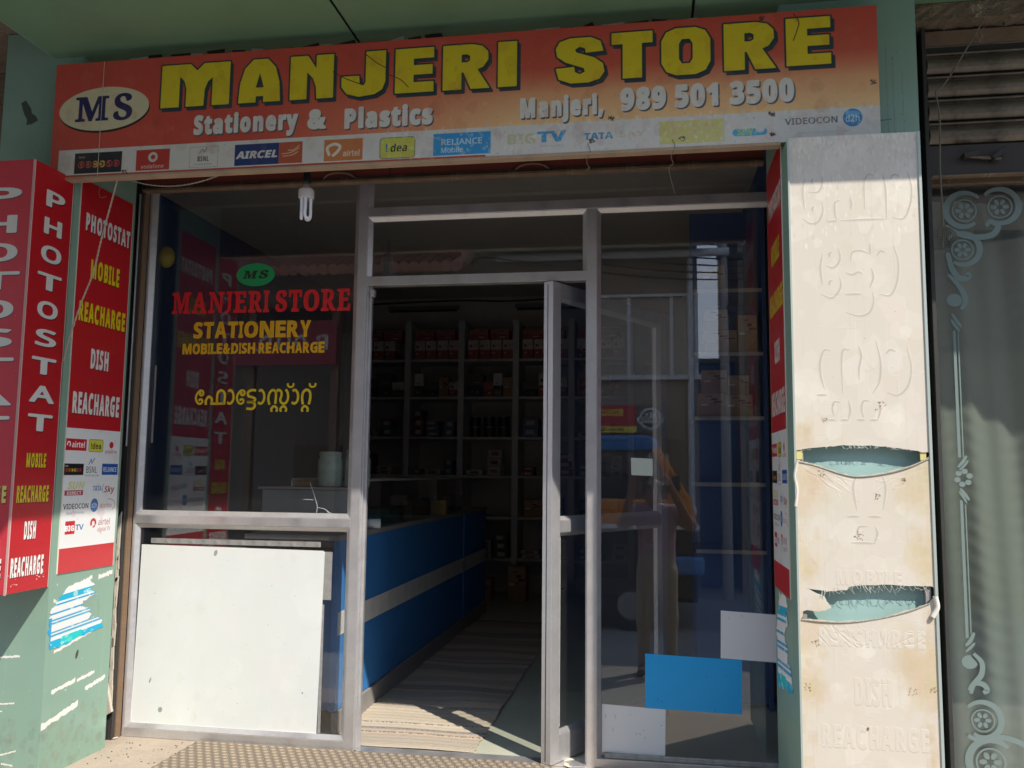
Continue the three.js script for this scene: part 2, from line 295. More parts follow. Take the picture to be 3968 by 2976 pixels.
// ---------- printed red panels on the pillars' inner sides ----------
const RED = '#c21c26', YEL = '#e3d21a', GRAYW = '#e6e6e2';
const IMP = 'bold 100px sans-serif';
function logos(x) {   // the strip of provider marks; u from the left edge, v from the panel top
  x.fillStyle = '#c9202c'; x.fillRect(0.004, 1.065, 0.127, 0.047); fit(x, 'airtel', 0.040, 0.122, 1.076, 1.100, { fill: '#fff' });
  x.strokeStyle = '#fff'; x.lineWidth = 0.006; x.beginPath(); x.arc(0.022, 1.087, 0.009, 2.6, 7.4); x.stroke();
  x.fillStyle = '#d9d64a'; x.beginPath(); x.roundRect(0.146, 1.064, 0.093, 0.050, 0.008); x.fill(); x.strokeStyle = '#6f7a46'; x.lineWidth = 0.002; x.stroke(); fit(x, '!dea', 0.158, 0.228, 1.078, 1.103, { fill: '#2b2b26' });
  x.fillStyle = '#c4242c'; x.beginPath(); x.arc(0.296, 1.083, 0.014, 0, 7); x.fill(); fit(x, 'vodafone', 0.254, 0.338, 1.104, 1.119, { fill: '#b3353a', font: '100px sans-serif' });
  x.fillStyle = '#17181c'; x.fillRect(0.001, 1.165, 0.120, 0.046);
  ['#d55a3c', '#d9822f', '#e0b32c', '#d8c23a', '#cf4a5a', '#c63a52'].forEach((c, i) => { x.fillStyle = c; x.beginPath(); x.arc(0.018 + i * 0.0168, 1.191, 0.0082, 0, 7); x.fill(); });
  fit(x, 'DOCOMO', 0.010, 0.112, 1.185, 1.197, { fill: '#2a1c18' }); fit(x, 'TATA', 0.008, 0.026, 1.172, 1.178, { fill: '#ddd' });
  x.strokeStyle = '#3f6ea5'; x.lineWidth = 0.004; x.beginPath(); x.moveTo(0.152, 1.168); x.lineTo(0.166, 1.146); x.lineTo(0.172, 1.162); x.lineTo(0.190, 1.140); x.stroke();
  fit(x, 'BSNL', 0.136, 0.208, 1.176, 1.202, { fill: '#2c2c30', font: '100px sans-serif' }); fit(x, 'Connecting India', 0.126, 0.222, 1.208, 1.216, { fill: '#7f8b99', font: 'italic 100px serif' });
  x.fillStyle = '#1d58a8'; x.fillRect(0.241, 1.163, 0.108, 0.047); fit(x, 'RELIANCE', 0.248, 0.341, 1.178, 1.197, { fill: '#fff', font: '100px sans-serif' });
  fit(x, 'SUN', 0.028, 0.130, 1.238, 1.266, { fill: '#d8dc9a', skew: 0.25, bold: 5 }); x.fillStyle = '#b0283a'; x.fillRect(0.014, 1.272, 0.112, 0.020); fit(x, 'DIRECT', 0.026, 0.116, 1.276, 1.289, { fill: '#f2f2f0' });
  fit(x, 'TATA', 0.188, 0.246, 1.256, 1.277, { fill: '#2d83b8' }); fit(x, 'Sky', 0.262, 0.330, 1.258, 1.284, { fill: '#a4263a', skew: 0.2 }); x.strokeStyle = '#555'; x.lineWidth = 0.002; x.beginPath(); x.arc(0.285, 1.268, 0.032, 2.5, 3.8); x.stroke();
  fit(x, 'VIDEOCON', 0.012, 0.168, 1.326, 1.346, { fill: '#33333a', font: '100px sans-serif', bold: 4 }); fit(x, 'Digital DTH Service', 0.030, 0.140, 1.358, 1.368, { fill: '#808488', font: '100px sans-serif' });
  x.fillStyle = '#2e6fb2'; x.beginPath(); x.ellipse(0.204, 1.336, 0.025, 0.028, 0, 0, 7); x.fill(); fit(x, 'd2h', 0.186, 0.222, 1.326, 1.346, { fill: '#e8f0f6', font: '100px sans-serif' });
  fit(x, 'dishtv', 0.240, 0.322, 1.330, 1.348, { fill: '#c06a66', font: '100px sans-serif' }); x.strokeStyle = '#c08a80'; x.lineWidth = 0.003; x.beginPath(); x.ellipse(0.310, 1.335, 0.034, 0.022, 0.2, -2.2, 1); x.stroke();
  x.fillStyle = '#c4242e'; x.fillRect(0.030, 1.394, 0.058, 0.052); fit(x, 'BIG', 0.027, 0.086, 1.412, 1.433, { fill: '#fff', bold: 4 }); fit(x, 'TV', 0.092, 0.142, 1.410, 1.432, { fill: '#2e6ba8', font: '100px sans-serif', bold: 4 });
  x.strokeStyle = '#c02836'; x.lineWidth = 0.011; x.beginPath(); x.arc(0.204, 1.409, 0.014, 2.4, 6.6); x.stroke(); x.lineWidth = 0.006; x.beginPath(); x.arc(0.206, 1.414, 0.011, 0.0, 2.0); x.stroke();
  fit(x, 'airtel', 0.236, 0.318, 1.394, 1.420, { fill: '#b4404a', font: '100px sans-serif' }); fit(x, 'digital TV', 0.232, 0.318, 1.430, 1.446, { fill: '#b4505a', font: 'italic 100px sans-serif' });
}
function sidePanelMap(seed, wear) {
  return printTex(0.356, 1.597, 460, 2040, x => {
    const q = rng(seed); x.fillStyle = '#e9ecec'; x.fillRect(0, 0, 0.356, 1.597); x.fillStyle = RED; x.fillRect(0, 0, 0.356, 1.022);
    const o = { shadow: '#5d0a10', off: [0.003, 0.004], bold: 7 };
    fitChars(x, 'PHOTOSTAT', 0.036, 0.345, 0.134, 0.203, { fill: GRAYW, ...o }); fitChars(x, 'MOBILE', 0.083, 0.287, 0.319, 0.393, { fill: YEL, ...o }); fitChars(x, 'REACHARGE', 0.026, 0.345, 0.504, 0.58, { fill: YEL, ...o });
    fitChars(x, 'DISH', 0.119, 0.248, 0.69, 0.767, { fill: GRAYW, ...o }); fitChars(x, 'REACHARGE', 0.023, 0.338, 0.877, 0.958, { fill: GRAYW, ...o });
    logos(x);
    x.fillStyle = '#c93036'; x.fillRect(0, 1.5, 0.356, 0.1); x.fillStyle = '#e3dccf'; x.fillRect(0, 0, 0.003, 1.6); x.fillRect(0.353, 0, 0.003, 1.6);
    mottle(x, 0.356, 1.597, 90, ['#d42a30', '#b3141c', '#e9ecec'], 0.004, 0.03, 0.05 + wear * 0.08, q); speckle(x, 0.356, 1.597, 90, c => c() < 0.5 ? '#efe9df' : '#4b2a26', 0.0005, 0.0018, q);
    for (let i = 0; i < 14; i++) { x.strokeStyle = '#efe9e2'; x.globalAlpha = 0.35; x.lineWidth = 0.0008; const a = q() * 0.35, b = q() * 1.6; x.beginPath(); x.moveTo(a, b); x.lineTo(a + q() * 0.04, b + (q() - 0.5) * 0.06); x.stroke(); } x.globalAlpha = 1;
  });
}
solo('logo_sign', sheet(0.356, 1.597, 0.004), panelMat(sidePanelMap(51, 0.5), 0.33), 'red and white printed panel of provider logos beside the left window', 'sign', [-2.302, 1.5635, 0.353], [0, Math.PI / 2, 0], 'printed panels on the pillar sides');
solo('logo_sign', sheet(0.372, 1.597, 0.004), panelMat(sidePanelMap(53, 1), 0.33), 'red and white printed panel of provider logos beside the right window', 'sign', [0.4555, 1.5635, 0.369], [0, -Math.PI / 2, 0], 'printed panels on the pillar sides');

// ---------- light boxes ----------
{
  const y0 = 0.722, y1 = 2.345, h = y1 - y0, w = 0.285, dep = 0.225;
  const b = thing('light_box_sign', 'red box sign with vertical white lettering on the left pillar', 'sign', [-2.4505, y0, 0.566]);
  const word = (x, s, u0, u1, y, hh, fill) => fitChars(x, s, u0, u1, y1 - y - hh / 2, y1 - y + hh / 2, { fill, shadow: '#4a0a10', off: [0.003, 0.004], bold: 6 });
  const wear = (x, W, q, base) => { mottle(x, W, h, 120, base, 0.004, 0.04, 0.14, q); for (let i = 0; i < 200; i++) { x.strokeStyle = '#e8a0a0'; x.globalAlpha = 0.10; x.lineWidth = 0.001; const a = q() * W, c = q() * h; x.beginPath(); x.moveTo(a, c); x.lineTo(a + 0.03 + q() * 0.09, c); x.stroke(); } x.globalAlpha = 1; speckle(x, W, h, 60, '#f3d9d4', 0.0006, 0.002, q); };
  const side = printTex(dep, h, 290, 2044, x => {
    const q = rng(61); x.fillStyle = '#bd1823'; x.fillRect(0, 0, dep, h); wear(x, dep, q, ['#c92330', '#ad141e']);
    [...'PHOTOSTAT'].forEach((c, i) => fit(x, c, 0.058, 0.183, y1 - (2.222 - i * 0.109) - 0.030, y1 - (2.222 - i * 0.109) + 0.030, { fill: '#dcdcd6', shadow: '#3a1214', off: [0.003, 0.004], font: '100px sans-serif', bold: 7 }));
    word(x, 'MOBILE', 0.057, 0.169, 1.207, 0.05, '#dccb1c'); word(x, 'REACHARGE', 0.019, 0.196, 1.081, 0.058, '#dccb1c'); word(x, 'DISH', 0.071, 0.139, 0.946, 0.062, '#eeeeea'); word(x, 'REACHARGE', 0.013, 0.192, 0.814, 0.066, '#eeeeea');
    x.fillStyle = '#e6c9c2'; x.fillRect(0, 0, 0.004, h); x.fillRect(dep - 0.003, 0, 0.003, h);
    x.fillStyle = '#efe2dc'; for (let i = 0; i < 22; i++) x.fillRect(q() * 0.05 + (i < 12 ? 0 : 0.15), h - 0.02 - q() * 0.05, 0.002 + q() * 0.01, 0.001 + q() * 0.003);
  });
  const front = printTex(w, h, 360, 2044, x => {
    const q = rng(63); x.fillStyle = '#c4323e'; x.fillRect(0, 0, w, h); wear(x, w, q, ['#d24a55', '#b8303a', '#d86a70']);
    [...'PHOTOSTAT'].forEach((c, i) => fit(x, c, 0.055, 0.245, y1 - (2.205 - i * 0.109) - 0.032, y1 - (2.205 - i * 0.109) + 0.032, { fill: '#d6d4cc', shadow: '#5a4448', off: [0.003, 0.004], font: '100px sans-serif', bold: 7 }));
    word(x, 'MOBILE', 0.06, 0.225, 1.207, 0.05, '#d9ce6a'); word(x, 'REACHARGE', 0.02, 0.265, 1.081, 0.058, '#d9ce6a'); word(x, 'DISH', 0.09, 0.20, 0.946, 0.062, '#e6e2da'); word(x, 'REACHARGE', 0.02, 0.265, 0.814, 0.066, '#e6e2da');
    x.fillStyle = '#e0b8b4'; x.fillRect(w - 0.004, 0, 0.004, h);
  });
  part('front_panel', sheet(w, h, 0.004), panelMat(front, 0.5), b, [0, h / 2, dep + 0.0005]);
  part('side_panel', sheet(dep - 0.003, h, 0.004), panelMat(side, 0.4), b, [w / 2 - 0.002, h / 2, dep / 2], [0, Math.PI / 2, 0]);
  part('case', ext(-w / 2, w / 2 - 0.005, 0.004, h - 0.003, 0.003, dep - 0.003), M.rustRed, b);
  part('edge_trim', ext(w / 2 - 0.004, w / 2 + 0.001, -0.004, h, dep - 0.001, dep + 0.005), plain([0.55, 0.32, 0.30], 0.5), b);
}
{
  // bleached, torn light box on the right pillar
  const X0 = 0.457, X1 = 0.872, Y1 = 2.315, W = X1 - X0, H = 2.3;
  const b = thing('light_box_sign', 'bleached cream box sign with two torn slits and ghost lettering', 'sign', [X0, Y1 - H, 0.566]);
  const L = (p) => [p[0] - X0, p[1] - (Y1 - H)];
  const t1 = [[0.459, 1.261], [0.493, 1.267], [0.537, 1.272], [0.578, 1.276], [0.642, 1.279], [0.695, 1.277], [0.754, 1.273], [0.80, 1.267], [0.845, 1.259], [0.868, 1.256], [0.868, 1.244], [0.850, 1.229], [0.818, 1.217], [0.775, 1.203], [0.725, 1.19], [0.645, 1.18], [0.602, 1.189], [0.559, 1.202], [0.519, 1.216], [0.475, 1.228], [0.460, 1.232]];
  const t2 = [[0.481, 0.821], [0.528, 0.815], [0.557, 0.813], [0.604, 0.82], [0.623, 0.832], [0.694, 0.837], [0.763, 0.84], [0.832, 0.839], [0.865, 0.837], [0.867, 0.806], [0.849, 0.787], [0.798, 0.766], [0.714, 0.739], [0.644, 0.726], [0.573, 0.721], [0.516, 0.723], [0.465, 0.725], [0.474, 0.752], [0.517, 0.748], [0.558, 0.762], [0.542, 0.791], [0.528, 0.803]];
  const q = rng(71), rough = t => { const o = []; t.forEach((a, i) => { const c = t[(i + 1) % t.length]; for (let k = 0; k < 4; k++) o.push(L([a[0] + (c[0] - a[0]) * k / 4 + (q() - 0.5) * 0.003, a[1] + (c[1] - a[1]) * k / 4 + (q() - 0.5) * 0.004])); }); return o; };
  const clamp = o => o.map(p => [Math.min(W - 0.002, Math.max(0.002, p[0])), p[1]]);
  const s = new THREE.Shape([[0, 0], [W, 0], [W, H], [0, H]].map(p => new THREE.Vector2(...p)));
  s.holes.push(new THREE.Path(clamp(rough(t1)).map(p => new THREE.Vector2(...p))), new THREE.Path(clamp(rough(t2)).map(p => new THREE.Vector2(...p))));
  const g = uvFit(new THREE.ExtrudeGeometry(s, { depth: 0.002, bevelEnabled: false }));
  const ghost = [[[0.052, 0.143], [0.045, 0.184], [0.05, 0.248]], [[0.079, 0.144], [0.075, 0.153], [0.077, 0.161]], [[0.108, 0.136], [0.107, 0.168], [0.095, 0.191], [0.065, 0.19]], [[0.106, 0.227], [0.108, 0.257], [0.092, 0.294], [0.068, 0.299], [0.044, 0.281]], [[0.081, 0.24], [0.075, 0.247], [0.076, 0.257]], [[0.151, 0.293], [0.146, 0.263], [0.149, 0.229], [0.163, 0.223]], [[0.123, 0.294], [0.151, 0.293]], [[0.196, 0.213], [0.199, 0.235], [0.197, 0.255]], [[0.241, 0.255], [0.244, 0.155], [0.257, 0.139], [0.272, 0.143]], [[0.301, 0.139], [0.307, 0.188], [0.308, 0.292]], [[0.308, 0.292], [0.165, 0.292]], [[0.323, 0.158], [0.335, 0.143], [0.349, 0.147]], [[0.375, 0.128], [0.388, 0.184], [0.381, 0.25], [0.359, 0.293], [0.325, 0.287]],
    [[0.104, 0.402], [0.095, 0.449], [0.101, 0.506]], [[0.155, 0.385], [0.157, 0.426], [0.136, 0.451], [0.114, 0.443]], [[0.133, 0.397], [0.125, 0.404], [0.126, 0.415]], [[0.156, 0.482], [0.157, 0.517], [0.13, 0.552], [0.095, 0.539]], [[0.132, 0.493], [0.123, 0.499], [0.124, 0.51]], [[0.191, 0.43], [0.198, 0.401], [0.223, 0.396], [0.253, 0.408]], [[0.253, 0.408], [0.253, 0.375]], [[0.274, 0.414], [0.286, 0.399], [0.3, 0.404]], [[0.176, 0.468], [0.194, 0.476], [0.215, 0.468], [0.227, 0.473]], [[0.256, 0.456], [0.26, 0.487], [0.249, 0.52]], [[0.172, 0.541], [0.223, 0.541]], [[0.257, 0.535], [0.259, 0.567], [0.244, 0.604], [0.214, 0.614], [0.173, 0.601]], [[0.327, 0.383], [0.339, 0.438], [0.331, 0.51], [0.31, 0.548], [0.277, 0.542]],
    [[0.121, 0.727], [0.102, 0.725], [0.087, 0.762], [0.088, 0.812], [0.098, 0.854]], [[0.074, 0.873], [0.105, 0.873]], [[0.178, 0.725], [0.161, 0.724], [0.155, 0.744], [0.154, 0.866]], [[0.208, 0.713], [0.215, 0.742], [0.207, 0.788], [0.206, 0.823]], [[0.262, 0.697], [0.274, 0.771], [0.267, 0.834], [0.247, 0.868]], [[0.291, 0.74], [0.304, 0.727], [0.321, 0.732]], [[0.357, 0.72], [0.367, 0.789], [0.353, 0.849], [0.323, 0.875], [0.293, 0.866]], [[0.146, 0.897], [0.128, 0.896], [0.121, 0.915], [0.125, 0.94]], [[0.172, 0.891], [0.176, 0.923], [0.169, 0.955]], [[0.169, 0.955], [0.146, 0.955]], [[0.106, 0.955], [0.129, 0.955]], [[0.237, 0.893], [0.219, 0.893], [0.211, 0.916], [0.217, 0.947]], [[0.22, 0.955], [0.196, 0.954]], [[0.265, 0.895], [0.268, 0.923], [0.26, 0.954]], [[0.26, 0.955], [0.237, 0.955]],
    [[0.186, 1.138], [0.178, 1.168], [0.187, 1.243]], [[0.269, 1.135], [0.276, 1.173], [0.267, 1.241]], [[0.156, 1.265], [0.194, 1.263]], [[0.222, 1.263], [0.26, 1.264]], [[0.219, 1.294], [0.193, 1.297], [0.187, 1.316], [0.194, 1.333]], [[0.242, 1.296], [0.247, 1.315], [0.238, 1.346]], [[0.238, 1.347], [0.168, 1.347]]];
  const map = printTex(W, H, 370, 2048, x => {
    const q = rng(77); x.fillStyle = '#d4ccbd'; x.fillRect(0, 0, W, H);
    mottle(x, W, H, 260, ['#e9e3d5', '#d6ccb8', '#e4dccb', '#cfc4ad', '#ece7dc'], 0.008, 0.06, 0.26, q);
    for (let i = 0; i < 260; i++) { const y = 1.08 + q() * 1.2, side = q() < 0.5, d = q() * q() * 0.075; x.fillStyle = ['#c4ab7c', '#cbb68c', '#b89c6c', '#d2c09a'][Math.floor(q() * 4)]; x.globalAlpha = 0.10; x.fillRect(side ? d - 0.01 : W - d - 0.02, y, 0.006 + q() * 0.03, 0.01 + q() * 0.05); }
    x.globalAlpha = 1; for (let i = 0; i < 90; i++) { x.globalAlpha = 0.12; x.fillStyle = q() < 0.6 ? '#b9ab90' : '#f2eee4'; const a = q() * W, c = q() * H, l = 0.03 + q() * 0.2; let y = c; while (y < c + l) { x.fillRect(a + (q() - 0.5) * 0.002, y, 0.0015 + q() * 0.002, 0.008); y += 0.007; } } x.globalAlpha = 1;
    for (let i = 0; i < 520; i++) { const cx = q() * W, cy = q() * q() * 0.42, r = 0.002 + q() * 0.006; x.fillStyle = ['#e6e2da', '#cfc9be', '#efece6', '#bdb7ac'][Math.floor(q() * 4)]; x.globalAlpha = 0.35; x.beginPath(); x.moveTo(cx, cy - r * 1.6); x.quadraticCurveTo(cx + r, cy, cx + r * 0.3, cy + r * 1.6); x.quadraticCurveTo(cx - r * 0.9, cy + r * 0.4, cx, cy - r * 1.6); x.fill(); } x.globalAlpha = 1;       // peeling flakes near the top
    for (const [u, v, r] of [[0.395, 1.36, 0.05], [0.385, 1.15, 0.06], [0.03, 1.15, 0.06], [0.03, 1.62, 0.05], [0.36, 1.68, 0.06], [0.025, 1.78, 0.04], [0.37, 1.79, 0.035], [0.03, 1.42, 0.03], [0.02, 1.0, 0.03]]) { x.save(); x.translate(u - r, v - r); mottle(x, r * 2, r * 2.6, 60, ['#c9b286', '#d2bf98', '#bfa67a'], 0.008, r * 1.1, 0.07, q); x.restore(); }
    taperStrokes(x, ghost, 0.0058, '#beb6aa');
    const gl = (s, a, c, t, e) => { fitChars(x, s, a + 0.002, c + 0.002, t + 0.003, e + 0.003, { fill: '#cdc4b2', bold: 5 }); fitChars(x, s, a, c, t, e, { fill: '#d4ccbd', bold: 5 }); };
    gl('MOBILE', 0.112, 0.318, 1.435, 1.478); gl('REACHARGE', 0.054, 0.382, 1.617, 1.668); gl('DISH', 0.158, 0.276, 1.766, 1.845); gl('REACHARGE', 0.056, 0.382, 1.913, 1.978);
    for (let i = 0; i < 70; i++) { x.strokeStyle = q() < 0.5 ? '#cfc6b2' : '#f3efe4'; x.globalAlpha = 0.5; x.lineWidth = 0.001; const a = q() * W, c = 0.6 + q() * 1.7; x.beginPath(); x.moveTo(a, c); x.lineTo(a + (q() - 0.5) * 0.06, c + (q() - 0.5) * 0.012); x.stroke(); }
    for (const [u, v, r] of [[0.05, 1.665, 0.012], [0.02, 1.80, 0.012], [0.335, 1.80, 0.012], [0.395, 1.79, 0.01], [0.27, 0.91, 0.016], [0.095, 0.955, 0.008], [0.19, 1.325, 0.014], [0.08, 1.13, 0.01], [0.33, 1.15, 0.01], [0.25, 1.20, 0.008], [0.2, 1.92, 0.005]]) { x.save(); x.translate(u - r, v - r); speckle(x, r * 2, r * 2, 16, c => c() < 0.5 ? '#5a4632' : '#8c7452', 0.0008, 0.004, q); x.restore(); }
    speckle(x, W, H, 120, '#7d6c55', 0.0004, 0.0016, q);
  });
  const fm = panelMat(map, 0.6); // relief: film letters standing proud of the sheet, creases pulled towards the torn slits
  const relief = printTex(W, H, 370, 2048, x => {
    const q = rng(79); x.fillStyle = '#6c6c6c'; x.fillRect(0, 0, W, H); mottle(x, W, H, 300, ['#747474', '#646464'], 0.004, 0.05, 0.25, q);
    const gl = (s, a, c, t, e) => fitChars(x, s, a, c, t, e, { fill: '#969696', bold: 5 });
    gl('MOBILE', 0.112, 0.318, 1.435, 1.478); gl('REACHARGE', 0.054, 0.382, 1.617, 1.668); gl('DISH', 0.158, 0.276, 1.766, 1.845); gl('REACHARGE', 0.056, 0.382, 1.913, 1.978);
    taperStrokes(x, ghost, 0.010, '#8a8a8a');
    for (let i = 0; i < 46; i++) { const top = q() < 0.5, cx = top ? (q() < 0.5 ? 0.01 + q() * 0.1 : W - 0.01 - q() * 0.1) : 0.02 + q() * 0.37, cy = top ? 1.09 + q() * 0.05 : 1.58 + q() * 0.06, dx = (W / 2 - cx) * 0.5 + (q() - 0.5) * 0.06; taperStrokes(x, [[[cx, cy], [cx + dx * 0.5, cy + 0.015 + q() * 0.02], [cx + dx, cy + 0.02 + q() * 0.05]]], 0.004 + q() * 0.005, q() < 0.5 ? '#8e8e8e' : '#505050'); }
    for (let i = 0; i < 30; i++) { const a = q() * W, c = 0.4 + q() * 1.8; taperStrokes(x, [[[a, c], [a + 0.03 + q() * 0.05, c + (q() - 0.5) * 0.01]]], 0.003, q() < 0.5 ? '#7e7e7e' : '#5c5c5c'); }
  }); relief.colorSpace = THREE.NoColorSpace; fm.bumpMap = relief; fm.bumpScale = 0.0022;
  part('torn_face', g, fm, b, [0, 0, 0.132]);
  const trim = plain([0.46, 0.53, 0.49], 0.4, 0.2), dark = M.grey;
  part('side_sheet', ext(0.0, 0.003, 0, H, 0.004, 0.131), M.green, b); part('side_sheet', ext(W - 0.003, W, 0, H, 0.004, 0.131), M.green, b);
  part('backing_sheet', ext(0.004, W - 0.004, 0.01, H - 0.01, 0.096, 0.100), surf({ c: [0.36, 0.54, 0.50], v: 0.1, d: 0.25, dirt: [0.24, 0.36, 0.34], size: 0.4, rough: 0.5 }), b);
  part('top_sheet', ext(0.003, W - 0.003, H - 0.003, H, 0.004, 0.131), M.green, b);
  part('edge_trim', ext(-0.003, 0.004, 0, H, 0.1345, 0.139, 0.001), trim, b); part('edge_trim', ext(W - 0.004, W + 0.005, 0, H, 0.1345, 0.139, 0.001), trim, b);
  for (const u of [0.02, W - 0.02]) part('inner_rail', ext(u - 0.008, u + 0.008, 0.02, H - 0.02, 0.1015, 0.125), dark, b);
  for (const u of [0.014, W - 0.022]) part('tape_patch', ext(u - 0.008, u + 0.010, L([0, 1.232])[1], L([0, 1.262])[1], 0.126, 0.1305), plain([0.68, 0.60, 0.22], 0.6), b);
  // the sagging rolled lips of the torn face and its frayed threads
  const cloth = panelMat(map, 0.7);
  const lip = (pts, z, r) => { const geo = tube(pts.map(p => [...L(p), z + (q() - 0.5) * 0.004]), r, 60, 7); return geo; };
  part('torn_lip', lip([[0.462, 1.226], [0.52, 1.212], [0.60, 1.186], [0.645, 1.178], [0.73, 1.188], [0.80, 1.208], [0.866, 1.238]], 0.1355, 0.0028), M.plaster, b);
  part('torn_lip', lip([[0.466, 0.722], [0.52, 0.719], [0.60, 0.719], [0.70, 0.734], [0.79, 0.760], [0.85, 0.785]], 0.1355, 0.0025), M.plaster, b);
  part('torn_flap', lip([[0.868, 0.81], [0.872, 0.775], [0.857, 0.745]], 0.139, 0.008), plain([0.74, 0.71, 0.63], 0.8), b);
  part('torn_flap', lip([[0.463, 1.225], [0.455, 1.18], [0.461, 1.13], [0.455, 1.08]], 0.137, 0.005), plain([0.66, 0.64, 0.6], 0.8), b);
  const th = [];
  for (let i = 0; i < 46; i++) { const u = 0.53 + q() * 0.33, y = 0.815 + Math.min(0.022, (u - 0.53) * 0.2), a = (q() - 0.5) * 0.05, d = 0.006 + q() * 0.024; th.push(tube([[...L([u, y + 0.006]), 0.132], [...L([u + a * 0.4, y - d * 0.4]), 0.130 + q() * 0.01], [...L([u + a, y - d]), 0.128 + q() * 0.012]], 0.0006, 6, 3)); }
  for (let i = 0; i < 30; i++) { const u = 0.48 + q() * 0.38, y = 1.264 + 0.012 * Math.sin((u - 0.46) / 0.41 * 3.14); th.push(tube([[...L([u, y + 0.003]), 0.132], [...L([u + 0.003, y - 0.004]), 0.135], [...L([u + (q() - 0.5) * 0.02, y - 0.004 - q() * 0.006]), 0.134]], 0.0007, 5, 3)); }
  const fr = part('frayed_threads', merge(th), plain([0.7, 0.68, 0.62], 0.9), b); fr.userData.kind = 'stuff';
}

